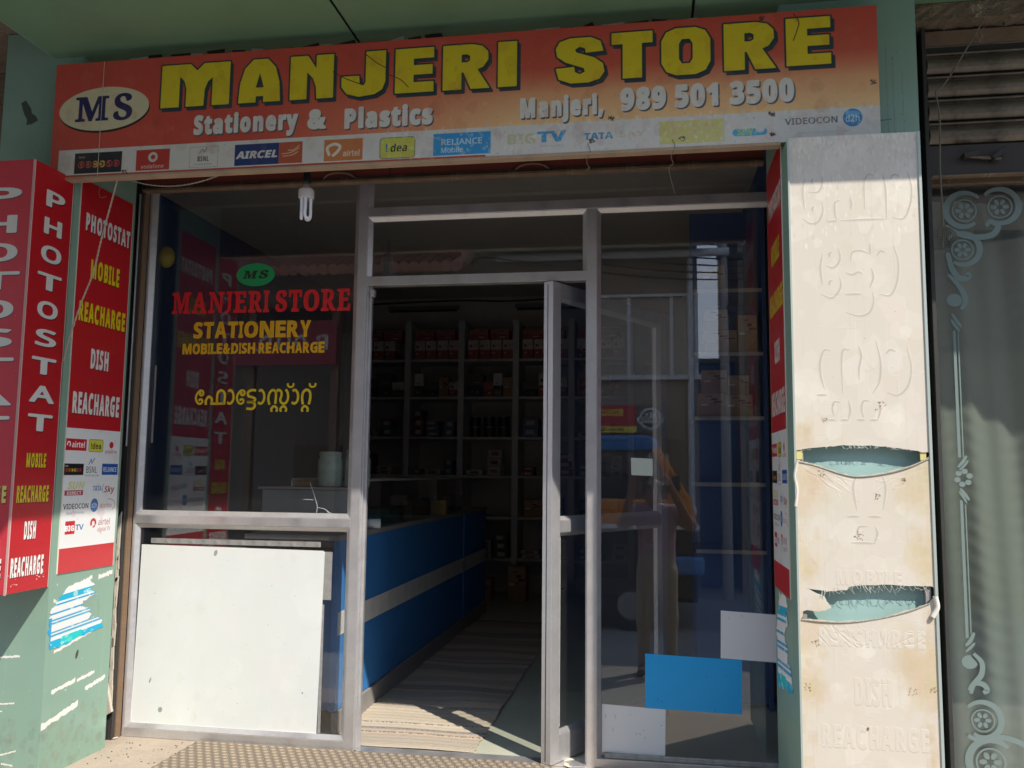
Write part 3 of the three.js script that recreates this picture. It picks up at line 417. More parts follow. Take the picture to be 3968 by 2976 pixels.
// ---------- main sign board ----------
{
  const X0 = -2.38, X1 = 0.777, Y0 = 2.333, Y1 = 2.808, W = X1 - X0, H = Y1 - Y0;
  const b = thing('sign_board', 'long red to tan shop sign with yellow letters and provider logos', 'sign', [X0, Y0, 0.575]);
  const map = printTex(W, H, 2048, 640, x => {
    const q = rng(91), u = X => X - X0, v = y => Y1 - y;
    // the printed background picture: plain red at the left end, red blending into tan towards the lower right (ink, not light: the left end has none of it)
    for (let i = 0; i < 160; i++) {
      const t = i / 159, g = x.createLinearGradient(0, 0, 0, v(2.446)), k = Math.min(1, Math.max(0, (t - 0.27) / 0.33)), mix = (a, b2, f) => `rgb(${a.map((c, j) => Math.round(c + (b2[j] - c) * f)).join()})`;
      const red = [200, 78, 62], tan = [234, 196, 136];
      g.addColorStop(0, mix(red, red, 0)); g.addColorStop(0.42, mix(red, tan, 0.10 * k)); g.addColorStop(0.68, mix(red, tan, 0.72 * k)); g.addColorStop(1, mix(red, tan, 0.98 * k));
      x.fillStyle = g; x.fillRect(t * W - 0.002, 0, W / 159 + 0.004, H);
    }
    x.fillStyle = '#d4d1c8'; x.fillRect(u(-2.345), v(2.446), W, 0.125);
    x.fillStyle = '#b9503c'; x.fillRect(0, v(2.341), u(-0.6), 0.02);
    // oval with initials
    x.fillStyle = '#23231c'; x.beginPath(); x.ellipse(u(-2.155), v(2.602), 0.198, 0.091, -0.03, 0, 7); x.fill();
    x.fillStyle = '#d5cba4'; x.beginPath(); x.ellipse(u(-2.158), v(2.610), 0.197, 0.090, -0.03, 0, 7); x.fill();
    const ser = { font: 'bold 100px serif', fill: '#2a2356', bold: 3 }; fit(x, 'M', u(-2.285), u(-2.135), v(2.662), v(2.563), ser); fit(x, 'S', u(-2.118), u(-2.028), v(2.668), v(2.562), ser);
    // heavy yellow letters with dark outline and shadow
    const T = 2.771, B = 2.597, P = {
      M: [[0, 0], [0.42, 0], [0.52, 0.16], [0.62, 0], [1, 0], [1, 1], [0.75, 1], [0.75, 0.34], [0.68, 0.44], [0.64, 0.62], [0.63, 1], [0.37, 1], [0.37, 0.58], [0.34, 0.40], [0.27, 0.28], [0.27, 1], [0, 1]],
      A: [[0, 1], [0.03, 0.55], [0.14, 0.2], [0.34, 0], [0.68, 0], [0.87, 0.2], [0.97, 0.55], [1, 1], [0.60, 1], [0.60, 0.86], [0.42, 0.86], [0.42, 1]],
      N: [[0, 0], [0.40, 0], [0.60, 0.30], [0.60, 0], [1, 0], [1, 1], [0.62, 1], [0.60, 0.72], [0.52, 0.52], [0.39, 0.38], [0.39, 1], [0, 1]],
      J: [[0.55, 0], [1, 0], [1, 0.70], [0.93, 0.88], [0.76, 0.98], [0.40, 1.02], [0.12, 0.94], [0, 0.78], [0, 0.54], [0.40, 0.54], [0.42, 0.74], [0.50, 0.77], [0.55, 0.70]],
      E: [[0, 0], [1, 0], [1, 0.235], [0.48, 0.235], [0.48, 0.385], [0.97, 0.385], [0.97, 0.60], [0.48, 0.60], [0.48, 0.77], [1, 0.77], [1, 1], [0, 1]],
      I: [[0, 0], [1, 0], [1, 1], [0, 1]],
      T: [[0, 0], [1, 0], [1, 0.25], [0.74, 0.25], [0.74, 1], [0.27, 1], [0.27, 0.25], [0, 0.25]],
      R: [[0, 0], [0.62, 0], [0.84, 0.05], [0.96, 0.18], [0.97, 0.36], [0.86, 0.52], [0.74, 0.57], [1, 1], [0.60, 1], [0.44, 0.62], [0.40, 0.62], [0.40, 1], [0, 1]],
      O: [[0.30, 0], [0.70, 0], [0.90, 0.08], [1, 0.26], [1, 0.74], [0.90, 0.92], [0.70, 1], [0.30, 1], [0.10, 0.92], [0, 0.74], [0, 0.26], [0.10, 0.08]],
      S: [[0.30, 0], [0.72, 0], [0.92, 0.10], [0.98, 0.32], [0.62, 0.34], [0.60, 0.24], [0.50, 0.20], [0.40, 0.25], [0.42, 0.32], [0.80, 0.46], [0.97, 0.60], [1, 0.78], [0.90, 0.93], [0.68, 1.0], [0.30, 1.0], [0.06, 0.90], [0, 0.66], [0.38, 0.64], [0.40, 0.76], [0.50, 0.81], [0.60, 0.76], [0.58, 0.68], [0.20, 0.53], [0.03, 0.40], [0, 0.22], [0.08, 0.07]],
    }, hole = { A: [[0.50, 0.32], [0.41, 0.66], [0.60, 0.66]], R: [[0.40, 0.22], [0.40, 0.40], [0.52, 0.40], [0.58, 0.36], [0.58, 0.26], [0.52, 0.22]], O: [[0.42, 0.24], [0.36, 0.34], [0.36, 0.66], [0.42, 0.76], [0.58, 0.76], [0.64, 0.66], [0.64, 0.34], [0.58, 0.24]] };
    const draw = (list, dx, dy, grow, fill) => {
      x.fillStyle = fill; x.strokeStyle = fill; x.lineJoin = 'round'; x.lineWidth = grow * 2;
      for (const [c, a, e, t = T, bb = B] of list) {
        x.beginPath();
        for (const o of [P[c], hole[c]]) { if (!o) continue; o.forEach((p, i) => x[i ? 'lineTo' : 'moveTo'](u(a + (e - a) * p[0]) + dx, v(t + (bb - t) * p[1]) + dy)); x.closePath(); }
        x.fill('evenodd'); if (grow) x.stroke();
      }
    };
    const list = [['M', -1.912, -1.622], ['A', -1.584, -1.411], ['N', -1.372, -1.197], ['J', -1.164, -0.99], ['E', -0.952, -0.802], ['R', -0.767, -0.588], ['I', -0.557, -0.486], ['S', -0.342, -0.164, 2.766, 2.594], ['T', -0.138, 0.009, 2.774, 2.600], ['O', 0.040, 0.212, 2.776, 2.600], ['R', 0.259, 0.437, 2.778, 2.604], ['E', 0.472, 0.622, 2.781, 2.607]];
    draw(list, 0.010, 0.013, 0.004, '#2e3f48'); draw(list, 0, 0, 0.0062, '#22323a'); draw(list, 0, 0, 0.0004, '#dfc924');
    const w = { fill: '#dad8cf', shadow: '#4c565c', off: [0.005, 0.006], bold: 10, cap: 0.74 };
    fitChars(x, 'Stationery', u(-1.768), u(-1.335), v(2.556), v(2.484), w); fit(x, '&', u(-1.295), u(-1.225), v(2.552), v(2.480), w); fitChars(x, 'Plastics', u(-1.155), u(-0.80), v(2.547), v(2.474), w);
    fitChars(x, 'Manjeri,', u(-0.480), u(-0.165), v(2.546), v(2.476), w); fitChars(x, '989 501 3500', u(-0.110), u(0.498), v(2.562), v(2.484), w);
    // provider logos along the lower strip
    const box = (X, X2, c) => { x.fillStyle = c; x.fillRect(u(X), v(2.430), X2 - X, 0.084); };
    box(-2.272, -2.066, '#22262c'); ['#c25a44', '#c25a44', '#cf9a30', '#cfa030', '#c04a4c', '#c04a4c'].forEach((c, i) => { x.fillStyle = c; x.beginPath(); x.arc(u(-2.242 + i * 0.0305), v(2.382), 0.0145, 0, 7); x.fill(); }); fit(x, 'DOCOMO', u(-2.256), u(-2.076), v(2.391), v(2.373), { fill: '#22262c' }); fit(x, 'TATA', u(-2.256), u(-2.228), v(2.417), v(2.409), { fill: '#b8b6ae' });
    box(-2.004, -1.861, '#b8382e'); x.strokeStyle = '#cfcabc'; x.lineWidth = 0.011; x.beginPath(); x.arc(u(-1.932), v(2.399), 0.015, 0, 7); x.stroke(); fit(x, 'vodafone', u(-1.982), u(-1.884), v(2.370), v(2.354), { fill: '#d8d2c4', font: '100px sans-serif' });
    x.strokeStyle = '#aaa79e'; x.lineWidth = 0.002; x.strokeRect(u(-1.776), v(2.430), 0.118, 0.082); fit(x, 'BSNL', u(-1.744), u(-1.695), v(2.392), v(2.372), { fill: '#3a3a3c', font: 'bold 100px sans-serif' }); fit(x, 'Connecting India', u(-1.755), u(-1.683), v(2.364), v(2.357), { fill: '#99958c', font: 'italic 100px serif' }); strokes(x, [[[u(-1.735), v(2.404)], [u(-1.722), v(2.420)], [u(-1.716), v(2.408)], [u(-1.705), v(2.424)]]], 0.003, '#77787a');
    box(-1.588, -1.407, '#24386e'); box(-1.407, -1.312, '#b5573c'); fit(x, 'AIRCEL', u(-1.582), u(-1.414), v(2.402), v(2.374), { fill: '#d6d3ca', skew: 0.25, bold: 5 }); strokes(x, [[[u(-1.395), v(2.385)], [u(-1.36), v(2.388)], [u(-1.325), v(2.405)]], [[u(-1.39), v(2.375)], [u(-1.355), v(2.378)], [u(-1.33), v(2.39)]], [[u(-1.37), v(2.398)], [u(-1.35), v(2.398)], [u(-1.325), v(2.415)]]], 0.004, '#d8b08c');
    box(-1.225, -1.072, '#c67a45'); strokes(x, [[[u(-1.205), v(2.372)], [u(-1.212), v(2.398)], [u(-1.185), v(2.412)], [u(-1.162), v(2.402)], [u(-1.170), v(2.384)], [u(-1.188), v(2.368)]]], 0.012, '#dcd4c4'); fit(x, 'airtel', u(-1.150), u(-1.082), v(2.385), v(2.363), { fill: '#d9cdb8', font: '100px sans-serif', bold: 4 });
    x.fillStyle = '#c9c84e'; x.beginPath(); x.roundRect(u(-1.004), v(2.425), 0.135, 0.080, 0.012); x.fill(); x.strokeStyle = '#6d7a6a'; x.lineWidth = 0.003; x.stroke(); fit(x, '!', u(-0.984), u(-0.972), v(2.402), v(2.370), { fill: '#2d7fb0' }); fit(x, 'dea', u(-0.966), u(-0.898), v(2.400), v(2.370), { fill: '#2e3436', skew: 0.15 });
    box(-0.798, -0.581, '#2c93cf'); fit(x, 'RELIANCE', u(-0.770), u(-0.612), v(2.408), v(2.386), { fill: '#b8d2de', font: '100px sans-serif', bold: 4 }); fit(x, 'Mobile', u(-0.770), u(-0.684), v(2.376), v(2.356), { fill: '#b8d2de', font: '100px sans-serif', bold: 3 });
    fit(x, 'BIG', u(-0.522), u(-0.412), v(2.412), v(2.376), { fill: '#c3c29c', bold: 5 }); fit(x, 'TV', u(-0.408), u(-0.305), v(2.416), v(2.378), { fill: '#4596c6', bold: 5 }); fit(x, 'DTH SERVICE', u(-0.40), u(-0.31), v(2.366), v(2.360), { fill: '#9fb6c2', font: '100px sans-serif' });
    fit(x, 'TATA', u(-0.238), u(-0.134), v(2.402), v(2.378), { fill: '#3f8db8', bold: 3 }); fit(x, 'SKY', u(-0.11), u(-0.02), v(2.402), v(2.380), { fill: '#c9c5a6' });
    box(0.031, 0.256, '#cfca78'); mottle(x, 0, 0, 0, ['#fff'], 0, 0, 0); x.save(); x.translate(u(0.031), v(2.430)); mottle(x, 0.225, 0.084, 140, ['#d3d0c6', '#cdc98c', '#c9c48a'], 0.002, 0.008, 0.45, q); x.restore();
    x.fillStyle = '#4aa3cc'; x.beginPath(); x.roundRect(u(0.284), v(2.388), 0.118, 0.026, 0.013); x.fill(); fit(x, 'SUN', u(0.298), u(0.350), v(2.388), v(2.366), { fill: '#a9c97c', skew: 0.3, bold: 4 }); x.fillStyle = '#cfcfc6'; x.beginPath(); x.arc(u(0.378), v(2.388), 0.016, 0, 7); x.fill();
    fit(x, 'VIDEOCON', u(0.463), u(0.640), v(2.416), v(2.394), { fill: '#6a6c70', font: '100px sans-serif', bold: 4 }); x.fillStyle = '#3d84b8'; x.beginPath(); x.arc(u(0.687), v(2.408), 0.032, 0, 7); x.fill(); x.fillStyle = '#6aa9d0'; x.beginPath(); x.ellipse(u(0.687), v(2.421), 0.024, 0.012, 0, 0, 7); x.fill(); fit(x, 'd2h', u(0.663), u(0.711), v(2.418), v(2.394), { fill: '#d6dee2', font: '100px sans-serif' });
    fit(x, 'DIRECT HAI CORRECT HAI', u(0.505), u(0.675), v(2.366), v(2.358), { fill: '#b6bcbc', font: '100px sans-serif' });
    // flaking of the print and dirt, denser where the photograph shows it
    x.save(); x.translate(u(-1.0), v(2.46)); mottle(x, 1.75, 0.12, 620, ['#e4e2da', '#cbc8bf', '#dcd9d0', '#c4c1b9'], 0.002, 0.009, 0.5, q); x.restore();
    x.save(); x.translate(u(-0.75), v(2.55)); mottle(x, 1.4, 0.10, 160, ['#dcb884', '#e2c08c', '#c79a68'], 0.002, 0.010, 0.3, q); x.restore();
    mottle(x, W, H, 700, ['#a84434', '#d0886c', '#8f3a2e', '#cfae94', '#6e4a3c'], 0.003, 0.035, 0.09, q);
    strokes(x, [[[u(0.50), v(2.80)], [u(0.517), v(2.765)], [u(0.512), v(2.742)], [u(0.497), v(2.70)]], [[u(-1.07), v(2.76)], [u(-1.02), v(2.72)], [u(-0.985), v(2.70)]], [[u(-0.99), v(2.68)], [u(-0.93), v(2.65)], [u(-0.90), v(2.62)]], [[u(-1.2), v(2.70)], [u(-1.16), v(2.675)], [u(-1.08), v(2.64)]]], 0.003, '#4a2a1c');
    speckle(x, W, H, 420, c => ['#3a2018', '#e6d9bc', '#5e3a2a'][Math.floor(c() * 3)], 0.0006, 0.0022, q);
    for (const [X, y] of [[-0.14, 2.452], [-0.21, 2.372], [0.11, 2.362], [0.42, 2.436], [0.39, 2.79], [0.76, 2.53], [-2.05, 2.345], [0.42, 2.365]]) { x.save(); x.translate(u(X) - 0.01, v(y) - 0.008); speckle(x, 0.02, 0.016, 22, '#3b2417', 0.001, 0.005, q); x.restore(); }
  });
  part('printed_face', sheet(W, H, 0.004), panelMat(map, 0.5), b, [W / 2, H / 2, 0.043]);
  part('back_frame', ext(0.002, W - 0.002, 0.003, H - 0.003, 0, 0.040), M.brown, b);
  part('bottom_edge', ext(0, W - 0.33, -0.010, 0.001, 0.004, 0.047, 0.002), surf({ c: [0.46, 0.33, 0.22], v: 0.2, d: 0.4, dirt: [0.2, 0.1, 0.06], size: 0.3, rough: 0.7 }), b);
  part('seam_thread', ext(0.212, 0.2135, 0.001, H, 0.0455, 0.047), plain([0.6, 0.56, 0.45], 0.7), b);
  for (const X of [-0.225, 0.075]) { const w = part('binding_wire', tube([[X - X0, 0.03, 0.046], [X - X0 + 0.01, 0.002, 0.050], [X - X0 - 0.004, -0.03, 0.03], [X - X0 + 0.004, -0.055, 0.03], [X - X0 - 0.01, -0.06, 0.02], [X - X0 + 0.008, X > 0 ? -0.16 : -0.05, 0.02]], 0.0012, 30, 5), plain([0.22, 0.17, 0.12], 0.7), b); }
}
{
  // torn flex of an older banner showing above the sign's upper edge
  const o = thing('old_banner', 'ragged black and white strips of an old banner above the sign', 'banner', [0, 2.79, 0.565]), q = rng(97);
  for (let i = 0; i < 22; i++) { const x = i < 15 ? -2.1 + i * 0.09 + q() * 0.03 : -0.42 + (i - 15) * 0.085 + q() * 0.03; part('strip', prism([[0, 0], [0.05 + q() * 0.05, 0.004], [0.03 + q() * 0.05, 0.045 + q() * 0.02], [-0.03 * q(), 0.04 + q() * 0.02]], 0.002), i % 3 ? M.black : plain([0.42, 0.41, 0.36], 0.8), o, [x, 0, q() * 0.004]); }
}

// ---------- aluminium shop front ----------
// four mitred glazing beads round a pane: outer edge at the frame's face, inner edge back at the glass
function beads(parent, x0, x1, y0, y1, w, zf, zb, mat, which = 'lrtb') {
  const wl = which.includes('l') ? w : 0, wr = which.includes('r') ? w : 0, wt = which.includes('t') ? w : 0, wb = which.includes('b') ? w : 0;
  const O = [[x0, y0], [x1, y0], [x1, y1], [x0, y1]], I = [[x0 + wl, y0 + wb], [x1 - wr, y0 + wb], [x1 - wr, y1 - wt], [x0 + wl, y1 - wt]];
  [['b', 0, 1], ['r', 1, 2], ['t', 2, 3], ['l', 3, 0]].forEach(([k, a, b]) => {
    if (!which.includes(k)) return;
    const f = 0.006, mid = (p, q) => [p[0] + (q[0] - p[0]) * 0.12, p[1] + (q[1] - p[1]) * 0.12], A = [...O[a], zf], B = [...O[b], zf], A1 = [...mid(O[a], I[a]), zf], B1 = [...mid(O[b], I[b]), zf], C = [...I[b], zb + f], D = [...I[a], zb + f], C2 = [...I[b], zb], D2 = [...I[a], zb];
    const pos = []; for (const q of [[A, B, B1, A1], [A1, B1, C, D], [D, C, C2, D2]]) pos.push(...q[0], ...q[1], ...q[2], ...q[0], ...q[2], ...q[3]);
    const g = new THREE.BufferGeometry(); g.setAttribute('position', new THREE.Float32BufferAttribute(pos, 3)); g.computeVertexNormals(); part('glazing_bead', uvBox(g), mat, parent);
  });
}
function pane(parent, x0, x1, y0, y1, z = -0.026, name = 'glass_pane') { return part(name, ext(x0, x1, y0, y1, z - 0.0025, z + 0.0025), M.glass, parent); }
{
  const f = thing('shop_window', 'aluminium shop window frame with dark glass panes around the open doorway', 'shop window'), A = M.alu, r = 0.0015;
  part('jamb', ext(-2.331, -2.321, 0, 2.63, -0.05, 0, r), A, f);
  part('post', ext(-1.299, -1.258, 0, 2.63, -0.055, 0.0, r), A, f);
  part('door_stop', ext(-1.258, -1.250, 0.002, 2.004, -0.048, -0.012, r), A, f); part('door_stop', ext(-1.250, -1.240, 0.002, 2.004, -0.05, -0.030, r), A, f);
  part('post', ext(-0.272, -0.232, 0, 2.318, -0.055, 0.001, r), A, f);
  part('door_stop', ext(-0.279, -0.272, 0.002, 2.004, -0.052, -0.02, r), A, f);
  part('mid_rail', ext(-2.321, -1.299, 0.934, 0.971, -0.05, 0.001, r), A, f);
  part('sill_rail', ext(-2.321, -1.299, 0.001, 0.038, -0.05, 0.0, r), A, f);
  part('sill_rail', ext(-0.232, 0.505, 0.001, 0.036, -0.05, 0.006, r), A, f);
  part('lintel_rail', ext(-1.258, -0.272, 2.004, 2.045, -0.05, 0.0, r), A, f);
  part('header_rail', ext(-1.258, 0.505, 2.318, 2.36, -0.05, 0.002, r), A, f);
  part('head_rail', ext(-2.331, 0.505, 2.631, 2.66, -0.05, 0.0, r), A, f);
  part('lock_keeper', ext(-1.2395, -1.220, 1.955, 1.985, -0.03, 0.002, 0.002), A, f);
  beads(f, -2.321, -1.299, 0.971, 2.63, 0.022, -0.001, -0.022, A, 'lrb'); pane(f, -2.318, -1.301, 0.972, 2.63);
  beads(f, -2.321, -1.299, 0.038, 0.934, 0.020, -0.001, -0.022, A); pane(f, -2.318, -1.301, 0.04, 0.932);
  beads(f, -1.258, -0.272, 2.045, 2.318, 0.020, -0.001, -0.022, A, 'lrt'); pane(f, -1.256, -0.274, 2.046, 2.316);
  beads(f, -1.258, 0.505, 2.36, 2.631, 0.020, -0.001, -0.022, A, 'l'); pane(f, -1.256, 0.504, 2.362, 2.63);
  beads(f, -0.232, 0.505, 0.036, 2.318, 0.018, 0.0, -0.022, A, 'lt'); pane(f, -0.230, 0.504, 0.04, 2.316);
  part('putty_line', ext(-0.2, 0.505, 0.0365, 0.056, -0.022, -0.004, 0.005), surf({ c: [0.42, 0.42, 0.39], v: 0.3, d: 0.5, dirt: [0.25, 0.23, 0.2], size: 0.1, rough: 0.95, bump: 0.004 }), f);
  part('threshold', ext(-1.24, -0.272, 0.0005, 0.006, -0.06, 0.02, 0.002), A, f);
}
{
  // the crack in the left pane: thin bright lines of the broken glass, just in front of the pane
  const F = (a, b) => [-1.50 + a * 0.00036, 1.130 - b * 0.00036];
  const ls = [[[780, 190], [850, 370], [885, 490], [850, 655]], [[885, 490], [1000, 520], [1065, 620]], [[1015, 530], [1110, 590], [1165, 655]], [[700, 395], [835, 400]]].map(l => l.map(p => F(p[0] - 780, p[1] - 180)));
  solo('glass_crack', merge(ls.map(l => ribbon(l, 0.0022, 16, 0.0004, 0.5))), plain([0.62, 0.66, 0.68], 0.4), 'thin white crack lines low in the left window glass', 'crack', [0, 0, -0.0232]);
}
// glass door standing open, turned about its pivot by the right post
{
  const d = thing('glass_door', 'aluminium framed glass door standing open into the shop', 'door', [-0.413, 0.009, 0.045], Math.PI / 3), A = M.alu, w = 0.97, t = 0.049, hh = 1.985;
  part('stile', ext(0, 0.058, 0, hh, -t, 0, 0.0015), A, d); part('stile', ext(w - 0.058, w, 0, hh, -t, 0, 0.0015), A, d);
  part('edge_groove', ext(-0.0012, 0.0005, 0.01, hh - 0.01, -0.0285, -0.0255), M.black, d);
  part('top_rail', ext(0.058, w - 0.058, hh - 0.06, hh, -t + 0.002, -0.002, 0.0015), A, d);
  part('mid_rail', ext(0.058, w - 0.058, 0.925, 0.972, -t + 0.002, -0.001, 0.0015), A, d);
  part('bottom_rail', ext(0.058, w - 0.058, 0, 0.105, -t + 0.002, -0.001, 0.0015), A, d);
  beads(d, 0.058, w - 0.058, 0.972, hh - 0.06, 0.018, -0.002, -0.022, A); beads(d, 0.058, w - 0.058, 0.105, 0.925, 0.018, -0.002, -0.022, A);
  pane(d, 0.060, w - 0.060, 0.975, hh - 0.062); pane(d, 0.060, w - 0.060, 0.107, 0.923);
  const clear = new THREE.MeshPhysicalMaterial({ color: 0xffffff, transmission: 0.9, thickness: 0.01, roughness: 0.05, ior: 1.49 });
  for (const z of [0.001, -t - 0.021]) { const h = part('pull_handle', ext(w - 0.075, w - 0.02, 1.115, 1.275, z, z + 0.02, 0.004), clear, d); }
  part('dust_strip', ext(0.062, 0.092, 0.13, 0.915, -0.0225, -0.0215), surf({ c: [0.36, 0.37, 0.35], v: 0.4, d: 0.5, dirt: [0.55, 0.56, 0.54], size: 0.12, rough: 0.95 }), d);
}
// white sheet fixed behind the lower left pane
solo('white_sheet', (() => { const g = new THREE.ExtrudeGeometry(new THREE.Shape([[-2.302, 0.054], [-1.432, 0.054], [-1.420, 0.822], [-1.426, 0.830], [-2.292, 0.838]].map(p => new THREE.Vector2(...p))), { depth: 0.003, bevelEnabled: false }); return uvFit(g); })(),
  panelMat(printTex(0.88, 0.79, 880, 790, x => { const q = rng(101); x.fillStyle = '#e2e7e5'; x.fillRect(0, 0, 1, 1); for (let i = 0; i < 40; i++) { x.strokeStyle = q() < 0.5 ? '#cdd3d0' : '#eff2f0'; x.globalAlpha = 0.5; x.lineWidth = 0.0008 + q() * 0.002; const a = q() * 0.88, b = q() * 0.79; x.beginPath(); x.moveTo(a, b); x.lineTo(a + (q() - 0.5) * 0.10, b + (q() - 0.5) * 0.05); x.stroke(); } x.globalAlpha = 1; mottle(x, 0.88, 0.79, 26, ['#cfd4cf', '#d8d6c8'], 0.006, 0.03, 0.3, q); mottle(x, 0.88, 0.79, 120, ['#e9edeb', '#e1e6e6', '#dde4e2'], 0.02, 0.09, 0.3, q); speckle(x, 0.88, 0.79, 70, '#8b9290', 0.0006, 0.0028, q); for (const [u, v, a, b] of [[0.085, 0.60, 0.004, 0.013], [0.14, 0.725, 0.010, 0.012], [0.37, 0.03, 0.008, 0.014], [0.80, 0.62, 0.004, 0.004]]) { x.fillStyle = '#6d7472'; x.globalAlpha = 0.6; x.beginPath(); x.ellipse(u, v, a, b, 0.3, 0, 7); x.fill(); } x.globalAlpha = 1; }), 0.5),
  'blank white sheet covering the lower left window pane', 'board', [0, 0, -0.0222]);
solo('mounting_tape', merge([ext(-1.43, -1.385, 0.62, 0.826, -0.0234, -0.0226), ext(-1.428, -1.415, 0.06, 0.60, -0.0234, -0.0226), ext(-2.25, -1.44, 0.845, 0.868, -0.0234, -0.0226)]), surf({ c: [0.28, 0.28, 0.27], v: 0.35, d: 0.5, dirt: [0.5, 0.5, 0.48], size: 0.12, rough: 0.9 }), 'grey dusty tape remains around the white sheet', 'tape');
// stickers on the right pane
function quad(p, m, name, label, z, group) {   // p: four corners bottom-left, bottom-right, top-right, top-left
  const g = uvFit(new THREE.ExtrudeGeometry(new THREE.Shape(p.map(a => new THREE.Vector2(...a))), { depth: 0.0006, bevelEnabled: false })); return solo(name, g, m, label, 'sticker', [0, 0, z], undefined, group);
}
function stickerMat(c, marks, rough) { return panelMat(canvasTex(256, 160, (x, w, h) => { const q = rng(c.length * 13 + marks); x.fillStyle = c; x.fillRect(0, 0, w, h); speckle(x, w, h, 50, '#ffffff', 0.4, 0.9, q); for (let i = 0; i < marks; i++) { x.strokeStyle = '#3a4650'; x.globalAlpha = 0.6; x.lineWidth = 1.2; const a = q() * w, b = q() * h; x.beginPath(); x.moveTo(a, b); x.lineTo(a + (q() - 0.5) * 14, b + q() * 14); x.stroke(); } }), rough); }
quad([[-0.211, 0.056], [0.042, 0.049], [0.045, 0.235], [-0.210, 0.244]], stickerMat('#eaf0f3', 9, 0.4), 'window_sticker', 'silver grey square sticker below and left of the blue one', -0.0232);
quad([[-0.035, 0.237], [0.345, 0.231], [0.348, 0.442], [-0.035, 0.452]], stickerMat('#1cb0fa', 7, 0.4), 'window_sticker', 'bright blue oblong sticker low on the right window', -0.0225);
quad([[0.265, 0.446], [0.500, 0.438], [0.500, 0.624], [0.268, 0.634]], stickerMat('#eceff2', 2, 0.4), 'window_sticker', 'silver grey square sticker above and right of the blue one', -0.0232);
quad([[-0.088, 1.175], [0.0, 1.172], [0.0, 1.243], [-0.090, 1.247]], stickerMat('#c2d0c4', 2, 0.7), 'paper_note', 'small pale green paper note on the right window', -0.0232);

// vinyl lettering on the left window
const fontSans = await new FontLoader().loadAsync('fonts/droid/droid_sans_bold.typeface.json'), fontSerif = await new FontLoader().loadAsync('fonts/droid/droid_serif_bold.typeface.json');
function word(s, font, x0, x1, y0, y1, skew = 0) {
  const g = new TextGeometry(s, { font, size: 1, depth: 0.001, curveSegments: 6, bevelEnabled: true, bevelSize: 0.038, bevelThickness: 0.0001, bevelSegments: 1 }); g.computeBoundingBox(); const b = g.boundingBox;
  const p = g.attributes.position; for (let i = 0; i < p.count; i++) { const fx = (p.getX(i) - b.min.x) / (b.max.x - b.min.x), fy = (p.getY(i) - b.min.y) / (b.max.y - b.min.y); p.setXYZ(i, x0 + fx * (x1 - x0) + skew * fy * (y1 - y0), y0 + fy * (y1 - y0), p.getZ(i) > 0.0005 ? 0.0006 : 0); }
  g.computeVertexNormals(); return g;
}
